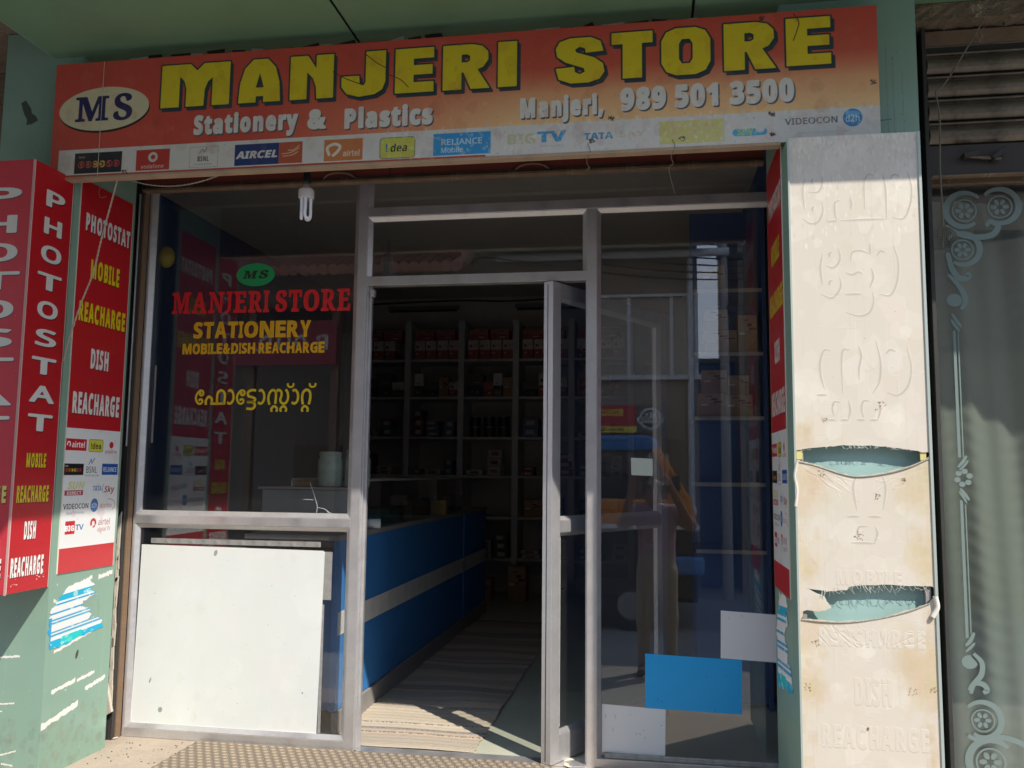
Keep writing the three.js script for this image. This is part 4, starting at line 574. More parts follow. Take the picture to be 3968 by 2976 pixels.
{
  const v = thing('window_lettering', 'red and yellow stuck on lettering with green oval on the left window', 'lettering', [0, 0, -0.0234]);
  const red = plain([0.78, 0.026, 0.03], 0.45), yel = plain([0.82, 0.47, 0.015], 0.45), lemon = plain([0.84, 0.64, 0.03], 0.45), grn = plain([0.02, 0.40, 0.13], 0.45), dk = plain([0.03, 0.05, 0.025], 0.5);
  const spread = (s, font, x0, x1, y0, y1, m, gaps = {}) => {   // one mesh per letter, letter widths after the font
    const wd = [...s].map(c => c === ' ' ? 0.32 : (gaps[c] || (font.data.glyphs[c].ha / font.data.resolution))), tot = wd.reduce((a, b) => a + b, 0); let x = x0;
    [...s].forEach((c, i) => { const w = wd[i] / tot * (x1 - x0); if (c !== ' ') part('letter', word(c, font, x + w * 0.05, x + w * 0.95, y0, y1), m, v); x += w; });
  };
  spread('MANJERI STORE', fontSerif, -2.212, -1.334, 1.897, 1.998, red, { I: 0.42 });
  spread('STATIONERY', fontSans, -2.096, -1.518, 1.780, 1.857, yel, { I: 0.35 });
  spread('MOBILE&DISH REACHARGE', fontSans, -2.146, -1.452, 1.707, 1.757, yel, { I: 0.33 });
  const ov = new THREE.Shape(); ov.absellipse(0, 0, 0.094, 0.054, 0, Math.PI * 2); part('oval', new THREE.ExtrudeGeometry(ov, { depth: 0.0006, bevelEnabled: false, curveSegments: 32 }), grn, v, [-1.798, 2.073, 0]);
  part('letter', word('M', fontSerif, -1.862, -1.796, 2.055, 2.092, 0.3), dk, v, [0, 0, 0.0008]); part('letter', word('S', fontSerif, -1.786, -1.742, 2.055, 2.094, 0.3), dk, v, [0, 0, 0.0008]);
  // the Malayalam word, drawn as strokes
  const e = [[232, 240], [205, 255], [225, 288], [262, 272], [262, 225], [225, 203], [175, 240], [146, 320], [165, 395], [210, 428], [252, 400], [246, 355], [212, 352], [200, 378]], a = [[675, 222], [710, 200], [752, 250], [764, 330], [742, 400], [700, 425], [665, 400]], ch = [[1632, 92], [1642, 138], [1680, 156], [1718, 138], [1726, 92]], ra = [[1885, 440], [1870, 320], [1890, 230], [1938, 200], [1985, 230], [2000, 320], [1978, 440]], su = [[1390, 560], [1386, 505], [1430, 468], [1474, 505], [1470, 560]];
  const sh = (l, d) => l.map(p => [p[0] + d, p[1]]), dr = { e, ph: [[316, 443], [314, 370], [360, 308], [408, 345], [408, 420]], ph2: [[385, 424], [615, 424]], ph3: [[614, 440], [616, 250], [560, 202], [506, 245], [496, 424]] };
  const L = [[e, 34], [dr.ph, 40], [dr.ph2, 36], [dr.ph3, 38], [a, 38], [sh(e, 675), 34], [[[1128, 208], [1050, 204], [998, 240], [1010, 300], [1080, 322], [1116, 352], [1108, 385], [985, 396]], 40], [[[985, 396], [1085, 405], [1118, 455], [1080, 508], [980, 505]], 40], [sh(a, 500), 38], [[[1352, 443], [1330, 340], [1352, 240], [1400, 202], [1444, 240], [1446, 430]], 38], [[[1446, 250], [1486, 200], [1534, 232], [1538, 300], [1522, 370], [1556, 420], [1604, 420], [1642, 360], [1640, 260], [1606, 190]], 38], [su, 36], [sh(su, 147), 36], [ch, 30], [sh(a, 1042), 38], [ra, 40], [sh(su, 490), 36], [sh(ch, 350), 30]];
  for (const [l, w] of L) part('letter_stroke', ribbon(l.map(p => [-2.072 + (p[0] - 122) * 0.000298, 1.572 - (p[1] - 85) * 0.000276]), w * 0.00029, 40), lemon, v);
}
// pink and white strip standing inside at the left edge of the window
solo('paper_strip', merge([ext(-2.292, -2.284, 1.30, 1.66, -0.05, -0.046)]), plain([0.55, 0.5, 0.5], 0.7), 'narrow pale paper strip hanging inside the left window edge', 'strip');

solo('yellow_knob', (() => { const g = new THREE.SphereGeometry(0.05, 24, 16); g.scale(0.75, 1.05, 0.8); return g; })(), surf({ c: [0.42, 0.30, 0.06], v: 0.2, d: 0.4, dirt: [0.2, 0.14, 0.05], size: 0.1, rough: 0.7 }), 'dull yellow rounded ball fixed inside the left window edge', 'ball', [-2.315, 2.20, -0.13]);

// ---------- left shutter guide and plaster edge ----------
{
  const s = thing('shutter_guide', 'dark steel shutter channel with flaking brown strip at the left jamb', 'shutter guide', [-2.35, 0, 0.09]);
  part('channel_back', ext(-0.02, -0.012, 0.002, 2.6, -0.05, 0.064), M.darkSteel, s);
  part('channel_side', ext(-0.012, 0.030, 0.002, 2.6, 0.056, 0.064), M.darkSteel, s);
  part('cover_strip', ext(-0.010, 0.0185, 0.002, 2.6, -0.088, -0.052, 0.003), M.brown, s);
  part('inner_lip', ext(-0.011, 0.012, 0.002, 2.6, -0.0515, -0.03, 0.003), M.darkSteel, s);
  const q = rng(111); for (let i = 0; i < 9; i++) part('plaster_chip', prism([[0, 0], [0.010 + q() * 0.006, 0.01], [0.012 * q() + 0.006, 0.08 + q() * 0.12], [-0.003, 0.07 + q() * 0.1]], 0.004, 0.001), M.plaster, s, [-0.008, 0.12 + i * 0.085 + q() * 0.02, -0.028]);
  part('loose_plaster', prism([[0, 0], [0.022, 0.012], [0.008, 0.13], [-0.012, 0.14]], 0.012, 0.002), M.plaster, s, [-0.002, 0.115, -0.020], [0.12, 0, 0.05]);
  part('conduit', ext(0.004, 0.010, 1.28, 2.45, -0.03, -0.022, 0.002), M.alu, s);
}
{
  const s = thing('roller_shutter', 'dull red rolled up shutter edge under the shop sign', 'shutter', [0, 2.443, 0.095]);
  part('bottom_plate', ext(-2.30, 0.455, 0.012, 0.30, -0.004, 0.0), M.rustRed, s);
  part('angle_bar', ext(-2.30, 0.455, 0, 0.012, -0.02, 0.022, 0.002), M.brown, s); part('angle_bar', ext(-2.30, 0.455, 0.0125, 0.028, 0.0005, 0.006, 0.002), M.brown, s);
  for (const x of [-1.36, -0.5]) part('handle', tube([[x - 0.075, 0.02, 0.008], [x - 0.05, 0.036, 0.022], [x, 0.043, 0.026], [x + 0.05, 0.036, 0.022], [x + 0.075, 0.02, 0.008]], 0.005, 24, 7), M.brown, s);
  for (const x of [-1.13, -2.0, 0.1]) part('seam_strap', ext(x - 0.002, x + 0.002, 0.03, 0.28, 0.0003, 0.002), M.darkSteel, s);
}

// ---------- lamp and wires ----------
{
  const l = thing('fluorescent_bulb', 'unlit white compact fluorescent bulb hanging under the sign', 'bulb', [-1.341, 2.158, 0.5]);
  const lathe = p => new THREE.LatheGeometry(p.map(a => new THREE.Vector2(...a)), 28);
  part('holder', lathe([[0, 0.21], [0.015, 0.209], [0.0165, 0.155], [0.014, 0.150], [0, 0.150]]), M.black, l);
  part('cap', lathe([[0.0, 0.158], [0.0125, 0.156], [0.0125, 0.142], [0.0135, 0.140], [0.0130, 0.138], [0, 0.138]]), plain([0.62, 0.60, 0.56], 0.3, 0.9), l);
  part('body', lathe([[0, 0.1385], [0.0135, 0.138], [0.0165, 0.132], [0.0285, 0.122], [0.0305, 0.117], [0.0310, 0.090], [0.0285, 0.084], [0, 0.084]]), plain([0.60, 0.58, 0.55], 0.4), l);
  const glow = plain([0.82, 0.84, 0.88], 0.25);
  for (let i = 0; i < 3; i++) { const a = i / 3 * 6.283 + 0.25, b = a + 1.25, R = 0.0195, P = t => [Math.sin(t) * R, Math.cos(t) * R]; const [x0, z0] = P(a), [x1, z1] = P(b); part('tube', tube([[x0, 0.086, z0], [x0, 0.05, z0], [x0, 0.018, z0], [x0 * 0.8 + x1 * 0.2, 0.008, z0 * 0.8 + z1 * 0.2], [(x0 + x1) / 2, 0.005, (z0 + z1) / 2], [x0 * 0.2 + x1 * 0.8, 0.008, z0 * 0.2 + z1 * 0.8], [x1, 0.018, z1], [x1, 0.05, z1], [x1, 0.086, z1]], 0.0062, 50, 10), glow, l); }
}
function twisted(pts, r, turns) {
  const c = new THREE.CatmullRomCurve3(pts.map(p => new THREE.Vector3(...p))), out = [];
  for (const ph of [0, Math.PI]) { const P = []; for (let i = 0; i <= 120; i++) { const t = i / 120, p = c.getPoint(t), a = t * turns * 6.283 + ph; P.push([p.x + Math.cos(a) * r, p.y + Math.sin(a) * r * 0.4, p.z + Math.sin(a) * r]); } out.push(tube(P, r * 0.9, 160, 5)); } return merge(out);
}
solo('twisted_wire', twisted([[-2.10, 2.325, 0.590], [-2.119, 2.224, 0.595], [-2.150, 2.07, 0.6], [-2.174, 1.947, 0.6], [-2.222, 1.821, 0.598], [-2.275, 1.658, 0.59], [-2.300, 1.60, 0.572]], 0.0022, 22), plain([0.55, 0.45, 0.36], 0.7), 'thin twisted wire hanging across the left red panel', 'wire');
solo('twisted_wire', twisted([[-2.30, 2.45, 0.3], [-2.246, 2.432, 0.3], [-2.16, 2.408, 0.3], [-2.067, 2.396, 0.3], [-1.98, 2.398, 0.3], [-1.894, 2.413, 0.3], [-1.80, 2.44, 0.3], [-1.72, 2.48, 0.25]], 0.0022, 18), plain([0.5, 0.48, 0.44], 0.7), 'slack twisted wire sagging under the sign above the left window', 'wire');
solo('loose_wire', tube([[-2.18, 2.34, 0.56], [-2.20, 2.29, 0.56], [-2.19, 2.265, 0.56], [-2.165, 2.27, 0.56]], 0.0012, 20, 5), plain([0.30, 0.16, 0.12], 0.7), 'short curled loose wire end under the left end of the sign', 'wire');

// ---------- rubber mat outside the door ----------
{
  const m = thing('door_mat', 'tan dotted rubber mat on the ledge before the door', 'mat', [-1.96, 0, 0.012]), W = 1.55, D = 0.62;
  part('base_sheet', ext(0, W, 0.0015, 0.006, 0, D, 0.001), M.rubber, m);
  const one = new THREE.TorusGeometry(0.0145, 0.0048, 5, 14); one.rotateX(-Math.PI / 2); one.scale(1, 0.75, 1); uvBox(one);
  const hole = new THREE.CircleGeometry(0.0112, 14); hole.rotateX(-Math.PI / 2); const R = [], Hn = [];
  for (let j = 0; j * 0.0325 < D - 0.02; j++) for (let i = 0; i * 0.0375 < W - 0.04; i++) { const x = 0.018 + i * 0.0375 + (j % 2) * 0.0187, z = 0.018 + j * 0.0325; const a = one.clone(); a.translate(x, 0.0065, z); R.push(a); const h = hole.clone(); h.translate(x, 0.0068, z); Hn.push(h); }
  part('raised_rings', merge(R), M.rubber, m).userData.kind = 'stuff'; part('dusty_hollows', merge(Hn), surf({ c: [0.46, 0.37, 0.26], v: 0.2, d: 0.3, dirt: [0.34, 0.26, 0.18], size: 0.2, rough: 0.95 }), m).userData.kind = 'stuff';
}
{
  const q = rng(121), g = []; for (let i = 0; i < 60; i++) { const s = 0.002 + q() * 0.004, b = new THREE.TetrahedronGeometry(s); b.scale(1, 0.5, 1); b.rotateY(q() * 6); b.translate(-2.3 + q() * 0.5, 0.0015, 0.02 + q() * 0.35); g.push(b); }
  const m = part(numbered('floor_grit'), merge(g), M.darkSteel, scene); m.userData = { kind: 'stuff', label: 'loose grit and crumbs on the tan ledge by the left pillar', category: 'grit' };
}
for (const [x, z, a, s] of [[-2.35, 0.06, 0.4, 1], [-0.36, -0.03, 0.5, 1.4], [-0.33, 0.03, 1.8, 1.3], [-0.47, 0.05, 2.6, 1.1]]) solo('paper_scrap', (() => { const q = rng(Math.round(x * 100 + 900)); const g = prism([[0, 0], [0.03 * s, 0.004], [0.036 * s, 0.018 * s], [0.012, 0.022 * s], [-0.004, 0.012]], 0.0012); g.rotateX(-Math.PI / 2 + 0.12); g.rotateY(a); return g; })(), plain([0.66, 0.60, 0.50], 0.9), x < -1 ? 'scrap of white paper on the ledge at the foot of the shutter channel' : 'crumpled paper scrap at the foot of the open door', 'paper scrap', [x, 0.004, z], undefined, x < -1 ? undefined : 'paper scraps by the door');

// ---------- inside the shop ----------
{
  // striped rag rug with ripples and a ragged edge
  const g = new THREE.PlaneGeometry(0.65, 3.2, 40, 260); g.rotateX(-Math.PI / 2); const p = g.attributes.position, q = rng(131), edge = Array.from({ length: 261 }, () => q());
  for (let i = 0; i < p.count; i++) {
    const x = p.getX(i), z = p.getZ(i), row = Math.round((z + 1.6) / 3.2 * 260), side = Math.max(0, Math.abs(x) - 0.27) / 0.055, zz = 1.6 - z;
    const fold = Math.exp(-(((zz - 0.72) / 0.03) ** 2)) * 0.014 + Math.exp(-(((zz - 0.86) / 0.025) ** 2)) * 0.010 + Math.exp(-(((zz - 0.34) / 0.015) ** 2)) * 0.006;
    p.setX(i, x + side * (edge[row] - 0.5) * 0.014 * Math.sign(x)); p.setZ(i, z + 0.006 * Math.sin(x * 9 + zz * 5)); p.setY(i, 0.006 + 0.002 * Math.sin(zz * 130) + 0.003 * (Math.sin(x * 11 + zz * 7) + 1) + fold * (0.6 + 0.4 * Math.sin(x * 8)));
  }
  g.computeVertexNormals();
  const map = canvasTex(256, 2048, (x, w, h) => { const q = rng(133); let y = 0; while (y < h) { const b = 14 + q() * 70, c = [['#c4b7a2', '#cabda8', '#b8ad9c', '#c6b39e'], ['#b0a89c', '#a8a196', '#a09a90']][q() < 0.75 ? 0 : 1]; x.fillStyle = c[Math.floor(q() * c.length)]; x.fillRect(0, y, w, b); if (q() < 0.28) { x.fillStyle = ['#4a4348', '#5d4a46', '#6d4a48', '#3f4a52'][Math.floor(q() * 4)]; for (let k = 0; k < w; k += 3) if (q() < 0.75) x.fillRect(k, y + b * 0.5, 2.2, 2 + q() * 5); } y += b; } for (let i = 0; i < 5000; i++) { x.fillStyle = q() < 0.5 ? '#e0cdb0' : '#5c5048'; x.globalAlpha = 0.16; x.fillRect(q() * w, q() * h, 3 + q() * 12, 1); } x.globalAlpha = 1; });
  const m = panelMat(map, 0.98); m.bumpMap = bumpFine.clone(); m.bumpMap.repeat.set(6, 60); m.bumpScale = 0.004;
  solo('rag_rug', g, m, 'long striped beige rag rug on the shop floor inside the doorway', 'rug', [-1.075, 0, -1.66]);
}
{
  const c = thing('shop_counter', 'blue wooden counter with a grey stripe and stone top', 'counter', [-1.412, 0, 0]);
  part('front_board', ext(-0.03, 0, 0.105, 0.862, -2.80, -0.18, 0.001), M.blueCounter, c); part('front_board', ext(-0.03, 0, 0.105, 0.862, -3.69, -2.845, 0.001), M.blueCounter, c);
  const pale = surf({ c: [0.74, 0.74, 0.70], v: 0.18, d: 0.4, dirt: [0.36, 0.35, 0.32], size: 0.3, rough: 0.6 }); part('stripe', ext(0.0005, 0.003, 0.437, 0.540, -2.80, -0.185), pale, c); part('stripe', ext(0.0005, 0.003, 0.437, 0.540, -3.69, -2.845), pale, c);
  part('cover_strip', ext(-0.02, 0.008, 0.03, 0.865, -2.842, -2.803, 0.002), M.blueCounter, c); part('stripe_end', ext(0.0085, 0.010, 0.44, 0.545, -2.842, -2.803), surf({ c: [0.55, 0.54, 0.52], size: 0.3, rough: 0.6 }), c);
  part('toe_board', ext(-0.02, 0.012, 0.001, 0.10, -3.69, -0.19, 0.002), M.grey, c);
  part('end_board', ext(-0.80, -0.03, 0.105, 0.80, -0.235, -0.20, 0.001), M.blueCounter, c);
  part('top_slab', ext(-0.45, 0.012, 0.863, 0.888, -3.70, -0.15, 0.004), M.grey, c);
  part('side_top', ext(-0.90, -0.451, 0.80, 0.822, -0.62, -0.15, 0.003), M.grey, c);
}
{
  // white display cabinet on the left, seen above the mid rail
  const c = thing('display_cabinet', 'white fronted low cabinet behind the left window', 'cabinet', [-1.72, 0.823, -0.45]);
  part('front_panel', ext(-0.20, 0.24, 0.02, 0.262, 0.0, 0.01, 0.002), surf({ c: [0.26, 0.31, 0.31], v: 0.08, size: 0.5, rough: 0.5 }), c); part('top_board', ext(-0.22, 0.26, 0.263, 0.275, -0.3, 0.02, 0.002), M.grey, c); part('side_panel', ext(-0.20, -0.19, 0, 0.262, -0.3, -0.001), M.grey, c); part('side_panel', ext(0.23, 0.24, 0, 0.262, -0.3, -0.001), M.grey, c);
}
for (const [x, z, s] of [[-1.60, -0.52, 1], [-1.47, -0.56, 1.05]]) {
  const j = thing('plastic_jar', 'cloudy green plastic jar on the white cabinet', 'jar', [x, 1.0985, z], 0, 'jars on the cabinet'), m = surf({ c: [0.30, 0.42, 0.36], v: 0.25, size: 0.2, rough: 0.4 });
  part('body', new THREE.LatheGeometry([[0, 0], [0.056, 0], [0.06, 0.01], [0.06, 0.13], [0.052, 0.15], [0.052, 0.155]].map(p => new THREE.Vector2(p[0] * s, p[1] * s)), 28), m, j); part('lid', new THREE.CylinderGeometry(0.056 * s, 0.056 * s, 0.022, 28), surf({ c: [0.28, 0.36, 0.33], size: 0.2, rough: 0.5 }), j, [0, 0.165 * s, 0]);
}
{ // notebooks in two piles on the lower side top
  const cols = [[0.55, 0.52, 0.10], [0.60, 0.58, 0.22], [0.62, 0.60, 0.5], [0.45, 0.06, 0.05], [0.5, 0.28, 0.25], [0.62, 0.55, 0.5], [0.35, 0.05, 0.06]], q = rng(141);
  for (let i = 0; i < 6; i++) { const b = thing('notebook', 'thin yellow covered notebook in the pile inside the left window', 'notebook', [-1.72 + q() * 0.01, 0.8225 + i * 0.0075, -0.38], (q() - 0.5) * 0.15, 'yellow notebook pile'); part('cover', ext(-0.085, 0.085, 0, 0.0072, -0.1, 0.1, 0.001), plain(cols[i % 3], 0.6), b); part('pages', ext(-0.083, 0.083, 0.0012, 0.006, 0.0985, 0.101), plain([0.6, 0.58, 0.5], 0.9), b); }
  for (let i = 0; i < 7; i++) { const b = thing('notebook', 'thin red and pink notebook in the pile beside the yellow ones', 'notebook', [-1.535 + q() * 0.01, 0.8225 + i * 0.0075, -0.38], (q() - 0.5) * 0.1, 'red notebook pile'); part('cover', ext(-0.085, 0.085, 0, 0.0072, -0.1, 0.1, 0.001), plain(cols[3 + i % 4], 0.6), b); part('pages', ext(-0.083, 0.083, 0.0012, 0.006, 0.0985, 0.101), plain([0.6, 0.58, 0.5], 0.9), b); }
}
// things on the long counter
solo('paper_roll', (() => { const g = new THREE.CylinderGeometry(0.022, 0.024, 0.30, 24); g.rotateZ(Math.PI / 2); return g; })(), plain([0.6, 0.66, 0.68], 0.7), 'white paper roll lying on the counter top', 'paper roll', [-1.52, 0.913, -0.62], [0, 0.35, 0]);
const ctr = [[-1.53, -0.92, 0.12, 0.055, 0.09, [0.02, 0.30, 0.42], 'bright turquoise small box on the counter behind the paper roll'], [-1.50, -1.30, 0.05, 0.06, 0.05, [0.5, 0.5, 0.5], 'tiny white carton on the counter near the turquoise box'], [-1.55, -1.20, 0.18, 0.075, 0.12, [0.04, 0.17, 0.16], 'dark green flat box on the counter'], [-1.50, -1.62, 0.06, 0.085, 0.06, [0.30, 0.30, 0.29], 'grey upright packet on the counter'], [-1.55, -2.2, 0.3, 0.10, 0.2, [0.26, 0.20, 0.07], 'mustard yellow long box at the back of the counter'], [-1.62, -0.75, 0.12, 0.045, 0.1, [0.10, 0.02, 0.04], 'maroon small box on the counter beside the paper roll']];
for (const [x, z, w, h, d, c, l] of ctr) { const b = thing('small_box', l, 'box', [x, 0.8885, z], rr(-0.2, 0.2)); part('carton', ext(-w / 2, w / 2, 0, h, -d / 2, d / 2, 0.002), surf({ c, v: 0.15, size: 0.2, rough: 0.6 }), b); part('flap', ext(-w / 2 + 0.004, w / 2 - 0.004, h + 0.0005, h + 0.0015, -d / 4, d / 2 - 0.003), plain(c.map(v => v * 0.85), 0.6), b); }
{
  const s = thing('glass_showcase', 'low glass showcase standing on the counter', 'showcase', [-1.62, 0.889, -1.9]);
  part('rail', ext(-0.22, 0.20, 0.24, 0.252, -0.9, 1.3, 0.002), M.grey, s); part('glass_front', ext(0.192, 0.197, 0.001, 0.239, -0.9, 0.3), M.glass, s); part('glass_front', ext(0.192, 0.197, 0.001, 0.239, 0.305, 1.3), M.glass, s); part('back_rail', ext(-0.22, -0.21, 0.001, 0.239, -0.9, 1.3), M.shelfWood, s);
  part('end_glass', ext(-0.20, 0.19, 0.001, 0.239, 1.295, 1.3), M.glass, s);
}
{ // back shelving
  const s = thing('shelf_unit', 'tall pale grey shelving covering the back wall', 'shelving', [-1.3, 0, -4.72]), w = M.shelfWood;
  for (const x of [-1.62, -1.08, -0.54, 0.0, 0.54, 1.10]) part('upright', ext(-0.03 + x, 0.03 + x, 0.18, 2.66, -0.2, 0.2, 0.002), w, s);
  for (const y of [0.36, 0.75, 1.14, 1.51, 1.90, 2.27]) for (let i = 0; i < 5; i++) part('shelf_board', ext(-1.62 + i * 0.54 + 0.031, -1.62 + (i + 1) * 0.54 - 0.031, y - 0.012, y + 0.012, -0.2, 0.19, 0.002), w, s);
  part('back_board', ext(-1.65, 1.13, 0.18, 2.66, -0.215, -0.202), surf({ c: [0.55, 0.53, 0.48], size: 0.8, rough: 0.9 }), s);
}
function cartonMat(base, band, seed) { return panelMat(canvasTex(128, 160, (x, w, h) => { const q = rng(seed); x.fillStyle = base; x.fillRect(0, 0, w, h); x.fillStyle = band; x.fillRect(0, h * 0.52, w, h * 0.48); for (let i = 0; i < 7; i++) { x.fillStyle = ['#f2ece4', '#5a1a18', '#caa07a', '#8d8278'][Math.floor(q() * 4)]; x.globalAlpha = 0.7; x.fillRect(10 + q() * 70, 14 + q() * 120, 12 + q() * 40, 3 + q() * 14); } x.globalAlpha = 1; mottle(x, w, h, 12, ['#00000022'], 5, 20, 0.3, q); }), 0.7); }
const kinds = [cartonMat('#d8c9bf', '#b0645c', 151), cartonMat('#b8726a', '#a85850', 152), cartonMat('#d9d2c4', '#8d5048', 153), cartonMat('#b99a78', '#a8875f', 154), cartonMat('#6f6a62', '#3c4a44', 155), cartonMat('#e0dccf', '#6b6a60', 156)];
const cartonGeo = new Map();
function carton(x, y, z, w, h, d, k, label, group, turn = 0) {
  const c = thing('carton', label, 'carton', [x, y + 0.0005, z], turn, group), key = [w, h, d].map(v => v.toFixed(3)).join();
  if (!cartonGeo.has(key)) cartonGeo.set(key, [uvFit(bx(w, h, d, 0.003)), ext(-w * 0.08, w * 0.08, h / 2 + 0.0003, h / 2 + 0.0012, -d / 2 + 0.002, d / 2 - 0.002)]);
  const [g, t] = cartonGeo.get(key); part('box', g, kinds[k], c, [0, h / 2, 0]); part('tape', t, kinds[3], c, [0, h / 2, 0]);
}
{
  const KN = ['red banded white', 'all red', 'dark red and cream', 'brown', 'grey green', 'white and grey'], q = rng(161), bays = [-2.65, -2.11, -1.57, -1.03, -0.50], gr = ['tall red and white cartons on the upper back shelf', 'flat red cartons lying on the upper back shelf', 'mixed printed cartons on the middle back shelf'];
  for (let b = 0; b < 5; b++) {
    const n = b === 0 ? 3 : 4;
    for (let i = 0; i < n; i++) carton(bays[b] - 0.16 + i * 0.115, 2.2825, -4.66, 0.105, 0.19, 0.2, b === 4 && i === 0 ? 2 : 0, 'tall red and white carton standing on the top back shelf', gr[0]);
    for (let i = 0; i < 2; i++) carton(bays[b] - 0.11 + i * 0.21, 2.4735, -4.66, 0.19, 0.10, 0.2, 1, 'flat red carton lying on the tall cartons of the top shelf', gr[1], (q() - 0.5) * 0.05);
    let x = bays[b] - 0.21; while (x < bays[b] + 0.16) { const w = [0.09, 0.12, 0.15][Math.floor(q() * 3)], h = [0.15, 0.19, 0.23][Math.floor(q() * 3)]; const k = Math.floor(q() * 6); carton(x + w / 2, 1.9125, -4.66, w, h, 0.18, k, (KN[k] + ' carton standing on the second back shelf from the top'), gr[2] + ' ' + k); x += w + 0.006; }
    if (b !== 2) for (let i = 0; i < 2; i++) carton(bays[b] - 0.1 + i * 0.2, 0.7625, -4.66, 0.17, 0.16 + 0.03 * i, 0.2, 3 + (b + i) % 3, 'dull carton on the low back shelf', 'cartons on the low back shelf');
  }
  for (let i = 0; i < 6; i++) { const c = thing('tin_can', 'dark metal tin stacked on the back shelf below the cartons', 'tin', [-1.71 + (i % 3) * 0.14, 1.5225 + Math.floor(i / 3) * 0.101, -4.62], 0, 'tins on the back shelf'); part('body', new THREE.CylinderGeometry(0.055, 0.055, 0.09, 20), plain([0.05, 0.05, 0.06], 0.3, 0.5), c, [0, 0.045, 0]); part('lid', new THREE.CylinderGeometry(0.057, 0.057, 0.010, 20), plain([0.3, 0.3, 0.3], 0.3, 0.8), c, [0, 0.095, 0]); }
    const gm = { p: surf({ c: [0.55, 0.53, 0.48], v: 0.15, size: 0.2, rough: 0.8 }), g: surf({ c: [0.10, 0.22, 0.15], v: 0.2, size: 0.2, rough: 0.6 }), b: surf({ c: [0.20, 0.24, 0.32], v: 0.2, size: 0.2, rough: 0.5 }), r: surf({ c: [0.34, 0.12, 0.10], v: 0.2, size: 0.2, rough: 0.6 }) }, what = { p: 'pale paper bundle', g: 'dark green packet', b: 'blue grey packet', r: 'dull red packet' };
  for (const [row, y] of [['the fourth', 1.1525], ['the lowest', 0.3725], ['the third', 1.5225]]) for (let b = 0; b < 5; b++) {
    if (row === 'the third' && b === 2) continue;
    let x = bays[b] - 0.2; while (x < bays[b] + 0.14) {
      const k = 'pgbrp'[Math.floor(q() * 5)], w = 0.07 + q() * 0.12, n = 1 + Math.floor(q() * 3), h = 0.04 + q() * 0.05;
      for (let i = 0; i < n; i++) { const t = thing('stock_packet', what[k] + ' on ' + row + ' back shelf', 'packet', [x + w / 2, y + i * (h + 0.001), -4.62 + q() * 0.04], (q() - 0.5) * 0.15, what[k] + 's on ' + row + ' back shelf'); part('wrapper', ext(-w / 2, w / 2, 0, h, -0.09, 0.09, 0.012), gm[k], t); part('label', ext(-w / 4, w / 4, h * 0.3, h * 0.75, 0.0903, 0.091), gm[k === 'p' ? 'r' : 'p'], t); }
      x += w + 0.02 + q() * 0.05;
    }
  }
  for (const [x, w, h] of [[-1.58, 0.2, 0.20], [-1.24, 0.17, 0.32], [-0.9, 0.22, 0.22]]) carton(x, 0, -4.42, w, h, 0.2, 3, 'plain brown carton standing on the floor before the back shelving', 'cartons on the floor');
}
for (const [x, l] of [[-2.35, 'dark tube lamp fitting high on the back wall above the counter'], [-1.0, 'dark tube lamp fitting high on the back wall above the doorway']]) { const t = thing('tube_lamp', l, 'lamp', [x, 2.88, -4.97]); part('batten', ext(-0.38, 0.38, -0.02, 0.02, -0.02, 0.02, 0.004), M.grey, t); part('tube', (() => { const g = new THREE.CylinderGeometry(0.012, 0.012, 0.72, 12); g.rotateZ(Math.PI / 2); return g; })(), M.darkSteel, t, [0, -0.03, 0.02]); }
solo('wall_cable', tube([[-3.18, 2.93, -4.985], [-1.9, 2.955, -4.98], [-1.5, 2.94, -4.98], [-0.9, 2.955, -4.98], [0.3, 2.95, -4.985]], 0.008, 40, 6), M.darkSteel, 'dark cable run along the top of the back wall', 'cable');
{ // blue side shelves with cartons, seen through the right window
  const s = thing('shelf_unit', 'dark blue painted shelves with pale edges by the right window', 'shelving', [0.39, 0, -1.2]);
  part('back_board', ext(-0.17, 0.20, 0, 2.7, -0.215, -0.20), M.blueWall, s); part('upright', ext(0.185, 0.205, 0, 2.7, -0.2, 0.2), M.blueWall, s);
  for (const y of [0.795, 1.14, 1.485, 1.825, 2.165]) { part('shelf_board', ext(-0.17, 0.185, y - 0.016, y - 0.001, -0.2, 0.196), M.blueWall, s); part('edge_strip', ext(-0.17, 0.185, y - 0.020, y, 0.1965, 0.20, 0.001), surf({ c: [0.5, 0.46, 0.40], size: 0.4, rough: 0.7 }), s); }
  part('lower_panel', ext(-0.17, 0.185, 0.02, 0.774, 0.15, 0.165), M.blueWall, s);
  for (const [x, y, w, h, l] of [[0.325, 2.165, 0.125, 0.135, 'brown carton alone on the top blue shelf'], [0.36, 1.825, 0.17, 0.12, 'brown carton on the left of the fourth blue shelf'], [0.50, 1.825, 0.10, 0.20, 'brown carton on the right of the fourth blue shelf'], [0.34, 1.946, 0.12, 0.11, 'brown carton stacked upon another on the fourth blue shelf'], [0.31, 1.485, 0.13, 0.125, 'brown carton on the third blue shelf beside its neighbour'], [0.45, 1.485, 0.14, 0.115, 'brown carton on the third blue shelf under a smaller one'], [0.325, 1.612, 0.13, 0.12, 'brown carton stacked on the third blue shelf'], [0.45, 1.602, 0.11, 0.10, 'small brown carton on the top of the third shelf stack']]) carton(x, y, -1.1, w, h, 0.16, 3, l, undefined);
}

